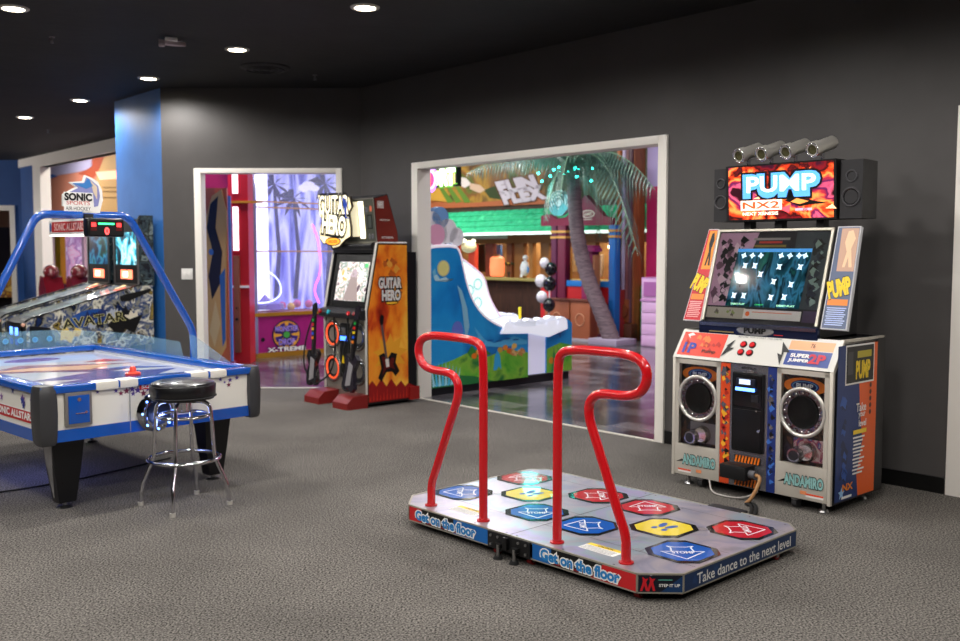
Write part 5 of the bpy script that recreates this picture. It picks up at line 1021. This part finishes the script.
# sloped ball-roller game
RF = Fr(WF.w(.985, .17)[:2], -48.1)
t = T('ball_roller_game', 'blue sea-print alley roller game with white cloud edging just inside the opening', 'arcade machine'); RF.put(t)
SKY = ART('sea_sky_print', ['#1478c8', '#1e90dc', '#2a9ce0', '#1468b8'], 1.6, 3, .4, rough=.3)
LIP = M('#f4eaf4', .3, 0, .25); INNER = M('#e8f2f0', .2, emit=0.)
prof = [(0, .08), (0, 1.53), (.02, 1.55), (.34, 1.56), (.4, 1.5), (.44, 1.36), (.5, 1.15), (.58, .98), (.7, .84), (.85, .74), (1.0, .68), (1.1, .66), (1.42, .66), (1.42, .08)]
tailp = [(1.72, .1), (1.72, .6), (1.78, .68), (1.9, .72), (1.98, .745), (2.1, .7), (2.15, .66), (2.15, .1)]
for xs, first in ((-.04, True), (-.86, False)):
    b = B(); b.prism(prof, xs, xs+.04, SKY); o = b.obj('side_panel', t)
    b = B(); b.tube([(xs+.02, p[0], p[1]) for p in prof[1:13]], .024, LIP, 8, 1); b.obj('edge_lip', o)
    if first:
        a = Art((.0005, 0, 0), (0, 1, 0), (0, 0, 1), .0009)
        GRN = ART('meadow_print', ['#3a9a2c', '#6ab83a', '#8ac040', '#2c7a3a'], 5, 4, .5, rough=.4)
        a.poly([(0, .08), (1.42, .08), (1.42, .36), (1.1, .42), (.8, .36), (.5, .42), (.3, .36), (0, .3)], GRN, 1)
        a.poly([(0, .08), (.9, .08), (.6, .16), (.3, .2), (0, .28)], M('#2a7a40', .4), 1.5)
        for k in range(9): a.poly([(.02+k*.04, .09), (.06+k*.04, .1), (.0+k*.05, .38-.02*abs(k-3))], M('#58c4ec' if k % 2 else '#a8e4f8', .3), 2+.1*k)
        a.ell(.17, 1.33, .085, .085, M('#c8c89a', .3), 2).ell(.17, 1.33, .07, .075, M('#e8e090', .3), 2.5).poly([(.03, 1.25), (.08, 1.27), (.12, 1.22), (.2, 1.24), (.26, 1.2), (.32, 1.22), (.2, 1.19), (.06, 1.2)], M('#b8e0f0', .3), 3).poly([(.02, 1.3), (.06, 1.33), (.07, 1.28), (.04, 1.24)], M('#7cc4e8', .3), 3)
        a.poly([(.36, 1.15), (.42, 1.1), (.5, .9), (.53, .7), (.48, .55), (.45, .75), (.42, .95)], M('#8ac0dc', .3), 2).ell(.36, .66, .08, .11, M('#6a78d0', .3), 1.8).poly([(.6, .7), (.75, .55), (.9, .5), (1.2, .56), (1.4, .5), (1.4, .46), (1.0, .45), (.7, .48)], M('#58b4e8', .3), 2)
        a.poly([(.5, .42), (.56, .5), (.62, .44), (.7, .52), (.78, .43), (.85, .38), (.55, .36)], M('#3a8a38', .4), 2.5)
        for x, z, c in ((.6, .38, '#e87820'), (.66, .42, '#f0a040'), (.98, .42, '#c8a040'), (1.06, .44, '#e8882c'), (1.12, .4, '#d86a20'), (1.2, .45, '#f0c060')): a.ell(x, z, .04, .03, M(c, .4), 3)
        a.poly([(.88, .2), (.9, .36), (.94, .42), (.98, .36), (1.0, .2), (.96, .24), (.93, .2)], M('#3aa8e0', .35), 3).blobs(14, 1.1, .3, 1.4, .44, .05, [M('#c88a50', .4), M('#e0b478', .4)], 3, 7)
        for k in range(5): a.ell(.7+k*.13, .52+.015*(k % 2), .05, .008, M('#1c5ca8', .4), 2.6)
        a.rect(1.26, .08, 1.4, .62, M('#a8b0e8', .3), 1.2) if False else None
        a.obj('side_print', o)
for xs in (-.04, -.86):
    b = B(); b.prism(tailp, xs, xs+.04, SKY); o = b.obj('front_side_panel', t)
    a = Art((xs+.0405, 0, 0), (0, 1, 0), (0, 0, 1), .0009); a.poly([(1.72, .1), (2.15, .1), (2.15, .4), (1.95, .44), (1.72, .38)], GRN, 1).star(1.93, .56, .07, M('#2a68b0', .4), 2, 4, .4, .3).ell(1.8, .24, .04, .04, M('#e8902c', .4), 2).ell(2.02, .3, .05, .03, M('#f0b850', .4), 2).poly([(1.8, .1), (1.84, .4), (1.9, .12)], M('#2c8a50', .4), 2).obj('side_print', o)
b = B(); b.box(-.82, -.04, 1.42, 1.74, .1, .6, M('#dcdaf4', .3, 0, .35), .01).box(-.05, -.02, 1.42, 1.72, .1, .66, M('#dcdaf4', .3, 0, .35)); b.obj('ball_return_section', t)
# scalloped cloud lip
for xs in (-.06, -.88):
    b = B(); cl = [(.98, .6)]
    for k, (c_, r_) in enumerate([(1.1, .085), (1.26, .095), (1.43, .095), (1.6, .095), (1.78, .11), (1.95, .09)]):
        for q_ in range(9): aa = PI-PI*q_/8; cl.append((c_+r_*math.cos(aa), .66+r_*.95*math.sin(aa)))
    cl += [(2.04, .6), (1.72, .52), (1.42, .58)]
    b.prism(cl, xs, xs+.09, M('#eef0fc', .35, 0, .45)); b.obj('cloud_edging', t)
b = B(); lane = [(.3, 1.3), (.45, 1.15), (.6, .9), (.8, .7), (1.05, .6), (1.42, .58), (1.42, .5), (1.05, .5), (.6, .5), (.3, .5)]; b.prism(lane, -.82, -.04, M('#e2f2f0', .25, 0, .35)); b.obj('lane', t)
# far translucent guard, taller than the near side
gp = [(.7, 1.0), (.8, 1.52), (1.0, 1.5), (1.14, 1.4), (1.3, 1.31), (1.46, 1.2), (1.52, 1.0), (1.6, .86), (1.72, .72), (1.1, .6)]
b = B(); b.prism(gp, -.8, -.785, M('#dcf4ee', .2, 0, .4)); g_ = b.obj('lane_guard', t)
b = B(); b.tube([(-.79, p[0], p[1]) for p in gp[1:9]], .015, M('#e8c8d8', .3), 8, 1); b.obj('guard_edge', g_)
for q_, z_ in ((1.0, 1.2), (1.22, 1.05), (1.1, .88), (1.35, .9), (1.35, 1.12)):
    b = B(); b.torus((-.782, q_, z_), .06, .01, M('#a8ccc8', .2), (1, 0, 0), 20, 6); b.obj('target_ring', g_)
b = B(); b.box(-.82, -.04, .02, .3, .1, 1.5, M('#1470b8', .4)); b.obj('rear_cabinet', t)
b = B(); b.box(-.84, -.02, .02, 2.12, .0, .09, M('#1a1a20', .5)); b.obj('plinth', t)
b = B(); b.ball((-.6, 1.05, 1.56), .08, M('#a8946c', .6), (1.3, 1, .9)).ball((-.6, .98, 1.62), .03, M('#d8c8a0', .5)).ball((-.6, 1.12, 1.62), .03, M('#d8c8a0', .5)); b.obj('animal_head_topper', t)
b = B(); b.cyl((-.3, 1.58, .72), (-.3, 1.58, .86), .018, M('#f0d020', .4)); b.obj('yellow_peg', t)
for (y_, z_, r_, c) in ((.26, 1.72, .13, '#f4f2f8'), (.1, 1.68, .15, '#f4f2f8'), (.38, 1.66, .1, '#f4f2f8'), (.16, 1.86, .11, '#7aa8e0'), (.05, 1.8, .12, '#f4f2f8')):
    b = B(); b.cyl((-.12, y_, z_), (-.03, y_, z_), r_, M(c, .35), n=28); b.obj('cloud_topper', t)
b = B(); b.cyl((-.03, .1, 1.68), (-.02, .1, 1.68), .11, M('#e8a8c8', .35), n=28); b.obj('pink_topper_disc', t)
light('AREA', 'lane_light', RF.w(-.4, .95, 1.75), 9, (.92, 1, .97), .5, RF.w(-.6, 1.05, .9))
# ------------------------------------------------------------------ room behind the narrow doorway
b = B(); b.box(-4.9, -3.2, 14.6, 14.74, 0, 4.3, pinkw); b.obj('wall_pink_narrow', kind='structure')
MD = Fr((-3.17, 13.483), 41.5)
t = T('ball_drop_game', 'magenta and purple ball drop arcade game glowing white behind the narrow doorway', 'arcade machine'); MD.put(t)
MG = ART('magenta_laminate', ['#8c1868', '#a41e74', '#961a6c'], 2, 2, .3, rough=.3)
b = B(); b.box(0, 1.9, 0, 1.0, .07, .6, MG); b.obj('lower_cabinet', t)
b = B(); b.box(-.02, 1.92, -.02, 1.0, .0, .07, M('#b8862a', .35, .4)).box(-.02, 1.92, -.03, .04, .59, .64, M('#c8902c', .3, .5)); b.obj('gold_trim', t)
glowp = ART('glass_case_backdrop_glow', ['#4a50b8', '#8a90e8', '#c8ccff', '#7a80e0', '#3c48a0', '#a8b0f8'], 1.3, 4, .6, emit=.75, lo=.3, hi=.7, stretch=(3, 3, .5))
b = B(); b.box(.02, 1.88, .5, .55, .64, 2.9, glowp); b.obj('backdrop', t)
a = Art((0, .497, 0), (1, 0, 0), (0, 0, 1), .003); PLM = M('#3a3c70', .5)
for x0, zt in ((.62, 2.5), (.95, 2.3), (1.5, 2.55)):
    a.poly([(x0-.04, .8), (x0+.04, .8), (x0+.1, 1.5), (x0+.02, zt), (x0-.03, zt), (x0+.03, 1.5)], PLM, 1)
    for k in range(8): aa = k*PI/4+.3; a.poly([(x0, zt), (x0+.2*math.cos(aa-.25), zt+.14*math.sin(aa-.25)), (x0+.36*math.cos(aa), zt+.22*math.sin(aa)-.08), (x0+.18*math.cos(aa+.2), zt+.1*math.sin(aa+.2)-.03)], PLM, 1.2+.1*k)
a.poly([(.28, .64), (.3, 2.85), (.5, 2.85), (.52, .64)], EM('#e6e8ff', .9), 2).ell(1.12, 2.46, .1, .06, EM('#dcdcff', .8), 2).ell(1.2, 2.5, .12, .07, EM('#dcdcff', .8), 2.3).ell(1.3, 2.47, .09, .05, EM('#dcdcff', .8), 2.6)
a.obj('backdrop_print', t)
for x, w_, e in ((.28, .05, 3.), (.36, .03, 2.), (.12, .015, 1.5)):
    b = B(); b.cyl((x, .3, .66), (x, .3, 2.88), w_, EM('#dcdcff', e), n=12); b.obj('light_tube', t)
for z in (1.5, 2.12, 2.2): b = B(); b.box(0, 1.9, .02, .05, z, z+.02, M('#d09030', .35, .3)); b.obj('shelf_bar', t)
for x in (.0, 1.88): b = B(); b.box(x-.02, x+.04, -.02, .06, .0, 2.9, M('#b8b8e0', .15, .6), .006); b.obj('corner_post', t)
b = B(); b.box(-.02, 1.92, -.04, 1.0, 2.88, 3.1, MG); b.obj('header', t)
b = B(); b.box(.02, 1.88, .0, .008, .64, 2.88, M('#dfe4ff', .04, alpha=.12)); b.obj('front_glass', t)
b = B(); b.tube([(.12+.3*math.cos(q_), -.01, .95+.28*math.sin(q_)*(.6 if q_ > PI else 1)) for q_ in [2*PI*i/24 for i in range(24)]], .008, EM('#b8c0ff', 3), 6, closed=True); b.obj('neon_ring', t)
b = B(); b.tube([(1.05, -.01, .75), (.95, -.01, .95), (1.1, -.01, 1.2), (1.05, -.01, 1.7), (.95, -.01, 1.9)], .01, EM('#ff5ad0', 3), 6, 3); b.obj('pink_neon', t)
b = B(); b.lathe([(0, 0), (.28, .0), (.26, .08), (.1, .1), (0, .22)], M('#8a7ad0', .3), (.3, .25, .68)); b.obj('turntable', t)
for x, z in ((.55, .72), (.8, .74), (.7, .7), (1.0, .73)):
    b = B(); b.ball((x, .2, z), .06, M(random.choice(['#e06ab0', '#6aa0e0', '#e8c060']), .2)); b.obj('prize_ball', t)
a = Art((0, -.002, 0), (1, 0, 0), (0, 0, 1), .002); cx, cz = .5, .31
a.ell(cx, cz, .235, .22, M('#2a1c50', .3), 1).ell(cx, cz, .215, .2, M('#d8902c', .3), 2).ell(cx, cz, .19, .175, M('#3c2878', .3), 3)
for k in range(8): aa = k*PI/4; a.poly([(cx, cz), (cx+.21*math.cos(aa-.16), cz+.19*math.sin(aa-.16)), (cx+.21*math.cos(aa+.16), cz+.19*math.sin(aa+.16))], M('#e8a83a', .3), 3.2)
a.ell(cx, cz, .08, .07, M('#3a2a4c', .3), 4).ell(cx, cz, .05, .045, M('#48a848', .3), 4.5).text('MONSTER', cx, cz+.09, .075, M('#a088e0', .3), .38, .04, 7, out=M('#1c1240', .3), ow=.06).text('DROP', cx, cz-.1, .085, M('#a088e0', .3), .26, .04, 7, out=M('#1c1240', .3), ow=.06)
a.text('X-TREME', .5, .06+.045, .06, PAPER, .62, .04, 6, out=M('#2a1c50', .3), ow=.05).ell(.12, .26, .03, .03, INK, 3)
a.obj('logo_print', t)
# surfboard panel and red uprights
t = T('surfboard_panel', 'tall panel with yellow and black surfboard print seen through the narrow doorway', 'panel', (-3.47, 12.1, 0))
b = B(); b.box(0, .3, 0, .05, .12, 2.3, M('#c86a4a', .4)); b.obj('board', t)
b = B(); b.prism([(.02, .2), (.0, 1.2), (.03, 1.9), (.12, 2.2), (.24, 2.28), (.3, 2.0), (.28, 1.2), (.26, .3), (.16, .12)], -.03, -.005, M('#d8a868', .35), 'y'); sf = b.obj('surfboard', t)
a = Art((0, -.031, 0), (1, 0, 0), (0, 0, 1), .001); a.poly([(.1, 2.1), (.2, 2.2), (.16, 1.8), (.24, 1.5), (.2, 1.1), (.1, .9), (.06, 1.2), (.12, 1.5), (.05, 1.8)], M('#2a2430', .4), 1).poly([(.12, .3), (.2, .6), (.14, .9), (.06, .5)], M('#e0c088', .4), 1.5).poly([(.2, 1.2), (.27, 1.3), (.26, .4), (.22, .3)], M('#3c6cb0', .4), 1.2).ell(.1, 1.5, .03, .04, M('#4a7ac0', .4), 3); a.obj('surfboard_print', sf)
b = B(); b.cyl((.33, 0, .1), (.33, 0, 2.2), .02, M('#5a86d8', .3)); b.obj('blue_edge_tube', t)
b = B(); b.box(-.3, .36, -.02, .08, 0, .12, M('#8a2a4a', .5)); b.obj('base', t)
t = T('red_upright_frame', 'red upright post with white light strips left of the glowing ball drop game', 'post', (-3.3, 12.9, 0))
b = B(); b.box(.0, .2, 0, .3, 0, 3.2, M('#b81c28', .4)); b.obj('post', t)
b = B(); b.box(-.09, .0, .1, .2, 0, 3.2, M('#d02438', .4)); b.obj('thin_post', t)
b = B(); b.box(-.0, .07, -.02, 0, 2.28, 2.95, EM('#f8f2ff', 2.2)).box(-.0, .07, -.02, 0, 1.52, 2.1, EM('#f8f2ff', 2.2)); b.obj('light_strip', t)
b = B(); b.box(.0, .08, -.05, -.0, .15, 1.45, M('#8a5240', .45), .006).cyl((.04, -.052, .6), (.04, -.06, .6), .02, BLACK).cyl((.04, -.052, .75), (.04, -.06, .75), .012, BLACK); b.obj('brown_rail', t)
b = B(); b.box(-.15, .2, -.03, 0, 1.02, 1.05, PAPER); b.obj('cross_bar', t); b = B(); b.box(-.15, .4, -.04, -.0, 2.15, 2.18, M('#d09030', .35)); b.obj('cross_bar', t)
# ------------------------------------------------------------------ far left room
b = B(); b.box(-13, -1.2, 3.0, 3.1, 0, 4.3, M('#e0a084', .6)); LF.put(b.obj('wall_mural', kind='structure'))
a = Art((0, 2.999, 0), (1, 0, 0), (0, 0, 1), .006)
lp_ = lambda *q: [LF.fy(x, y, 2.99) for x, y in q]
a.poly(lp_((40, 150), (125, 140), (125, 330), (40, 330)), M('#dc9078', .6), 0).poly(lp_((40, 160), (120, 148), (120, 152), (110, 154), (90, 160), (40, 168)), M('#cc6a50', .6), 1)
a.poly(lp_((40, 164), (60, 162), (88, 157), (93, 160), (92, 166), (86, 170), (78, 172), (60, 175), (45, 177), (40, 177)), M('#b8b4d8', .6), 2).poly(lp_((92, 157), (105, 155), (100, 168), (94, 178), (78, 174), (90, 168)), M('#b05034', .6), 2)
a.poly(lp_((104, 154), (125, 150), (125, 300), (96, 300), (96, 180)), M('#cfa872', .6), 1.5).poly(lp_((44, 178), (52, 174), (58, 176), (50, 179)), M('#2a6ac0', .6), 3).poly(lp_((96, 172), (120, 170), (120, 179), (100, 180)), EM('#ffb898', 1.), 3)
for y in (187, 191, 197): a.poly(lp_((103, y), (118, y), (118, y+.8), (103, y+.8)), M('#8a6a40', .6), 3)
LF.put(a.obj('mural_print', None)); mo = bpy.data.objects['mural_print.001'] if 'mural_print.001' in bpy.data.objects else bpy.data.objects['mural_print']
mo.location = (0, 0, 0); mo.rotation_euler = (0, 0, 0); mo.parent = bpy.data.objects['wall_mural']
t = T('capsule_prize_machine', 'tall prize machine with pink lit tube and yellow posts behind the left window', 'arcade machine'); LF.put(t, 2.3, .9)
gx = lambda x: LF.fy(x, 250, .9)[0]-2.3
b = B(); b.box(gx(46), gx(100), 0, .8, .0, .85, M('#8c5a80', .4)); b.obj('cabinet', t)
b = B(); b.cyl(((gx(62)+gx(78))/2, .4, .85), ((gx(62)+gx(78))/2, .4, 2.1), (gx(78)-gx(62))/2, ART('pink_tube_glow', ['#c88ab0', '#f0c0d8', '#a870a8', '#e8d0e8', '#8ac0c0'], 4, 4, .5, emit=.5), n=28); b.obj('lit_tube', t)
b = B(); b.box(gx(46), gx(100), 0, .8, 2.1, 2.25, WHITE); b.obj('top', t)
for x, c in ((50, '#e8e0e0'), (57, '#e0b020'), (60, '#e0b020'), (84, '#e8c0d0'), (94, '#d8c0c8')):
    b = B(); b.box(gx(x)-.07, gx(x)+.07, -.02, .08, .0, 2.1, M(c, .4)); b.obj('post', t)
for k, (px, lab) in enumerate(((51, 'glossy dark red moulded seat, left of the pair before the left window'), (79, 'glossy dark red moulded seat, right of the pair before the left window'))):
    x, z = LF.fy(px, 272, -.6)
    t = T('arcade_seat', lab, 'seat', group='dark red seats by the left window'); LF.put(t, x, -.6)
    RS = M('#6e1420', .2, coat=.5)
    b = B(); b.ball((0, 0, z-.0), .13, RS, (1.25, .9, .9)).ball((.13, -.02, z-.04), .06, RS); b.obj('headrest', t)
    b = B(); b.prism([(-.16, .5), (-.17, z-.25), (-.08, z-.06), (.08, z-.08), (.24, z-.4), (.36, .5)], -.15, .15, RS, 'y'); b.obj('backrest', t)
    b = B(); b.box(-.25, .5, -.5, .2, .38, .52, RS, .04); b.obj('seat', t)
    b = B(); b.cyl((.1, -.1, 0), (.1, -.1, .4), .08, BLACK); b.obj('pedestal', t)
t = T('tall_arcade_game', 'dark arcade game glowing red and gold behind the far left window', 'arcade machine', (-10.6, 19.4, 0))
b = B(); b.box(-.4, 1.3, 0, .8, 0, 2.0, M('#14121a', .3)); b.obj('cabinet', t)
b = B(); b.box(-.3, .5, -.02, 0, 1.2, 1.8, ART('red_screen_glow', ['#200818', '#802038', '#3a1030', '#e06080'], 5, 5, .5, emit=.8)); b.obj('screen', t)
b = B(); b.box(-.4, 1.3, -.3, 0, .6, 1.0, ART('gold_art_print', ['#3a2030', '#c09030', '#602830', '#e0c060', '#2a3060'], 6, 5, .5)); b.obj('control_deck', t)
light('SPOT', 'header_fill_spot', LF.w(-1.5, -5, 2.4), 420, (1, .93, .9), .1, LF.w(3, 0, 3.3), None, 70)  # unseen spot added to brighten the far wall's header trim, no fixture there
# ------------------------------------------------------------------ light in the rooms beyond
def lamp_panel(x, y, z, w_, h_, p, c, lab, fr=WF):
    t_ = T('ceiling_light_panel', lab, 'ceiling light', group='light panels over the play area'); fr.put(t_, x, y); t_.location.z = z
    b = B(); b.box(-w_/2, w_/2, -h_/2, h_/2, -.04, 0, WHITE, .01); b.obj('housing', t_)
    b = B(); b.box(-w_/2+.05, w_/2-.05, -h_/2+.05, h_/2-.05, -.05, -.04, EM('#ffffff', 4)); b.obj('diffuser', t_)
    light('AREA', 'lamp', (0, 0, -.07), p, c, w_, None, t_, size_y=h_)
for x, y, p, c in [(2.2, 2.2, 60, (1, .96, 1)), (-1.5, 3.2, 110, (1, .95, .95)), (-5.5, 4.8, 170, (.95, 1, .97)), (1.8, 4.9, 90, (1, .93, 1)), (-2.5, 3.6, 60, (1, .95, 1)), (-8., 6.0, 130, (1, .97, .92))]:
    lamp_panel(x, y, 4.28, 1.2, .6, p, c, 'flat white ceiling light panel over the bright play area beyond the wide opening')
for x, y, p in ((-6.5, FY+.8, 40), (-4, FY+.8, 40), (-8.6, FY+.8, 25)):
    light('AREA', 'hut_interior_light', WF.w(x, y, 2.3), p, (1, .8, .55), .9, WF.w(x, y, 0))
lamp_panel(-3.6, 12.2, 4.28, 1.2, .6, 70, (1, .92, 1), 'flat white ceiling light panel beyond the narrow doorway', Fr((0, 0), 0))
for x, y in ((2.5, 1.4), (-1, 1.6), (-4.5, 1.6)): lamp_panel(x, y, 4.28, 1.2, .6, 120, (1, .93, .85), 'flat white ceiling light panel in the room behind the left window', LF)
wd = bpy.data.worlds.new('world'); bpy.context.scene.world = wd; wd.use_nodes = True
wd.node_tree.nodes['Background'].inputs[0].default_value = (.05, .05, .055, 1); wd.node_tree.nodes['Background'].inputs[1].default_value = .3
sc = bpy.context.scene; sc.view_settings.view_transform = 'Standard'; sc.view_settings.look = 'None'; sc.view_settings.exposure = 0; sc.view_settings.gamma = 1; sc.view_settings.use_curve_mapping = False
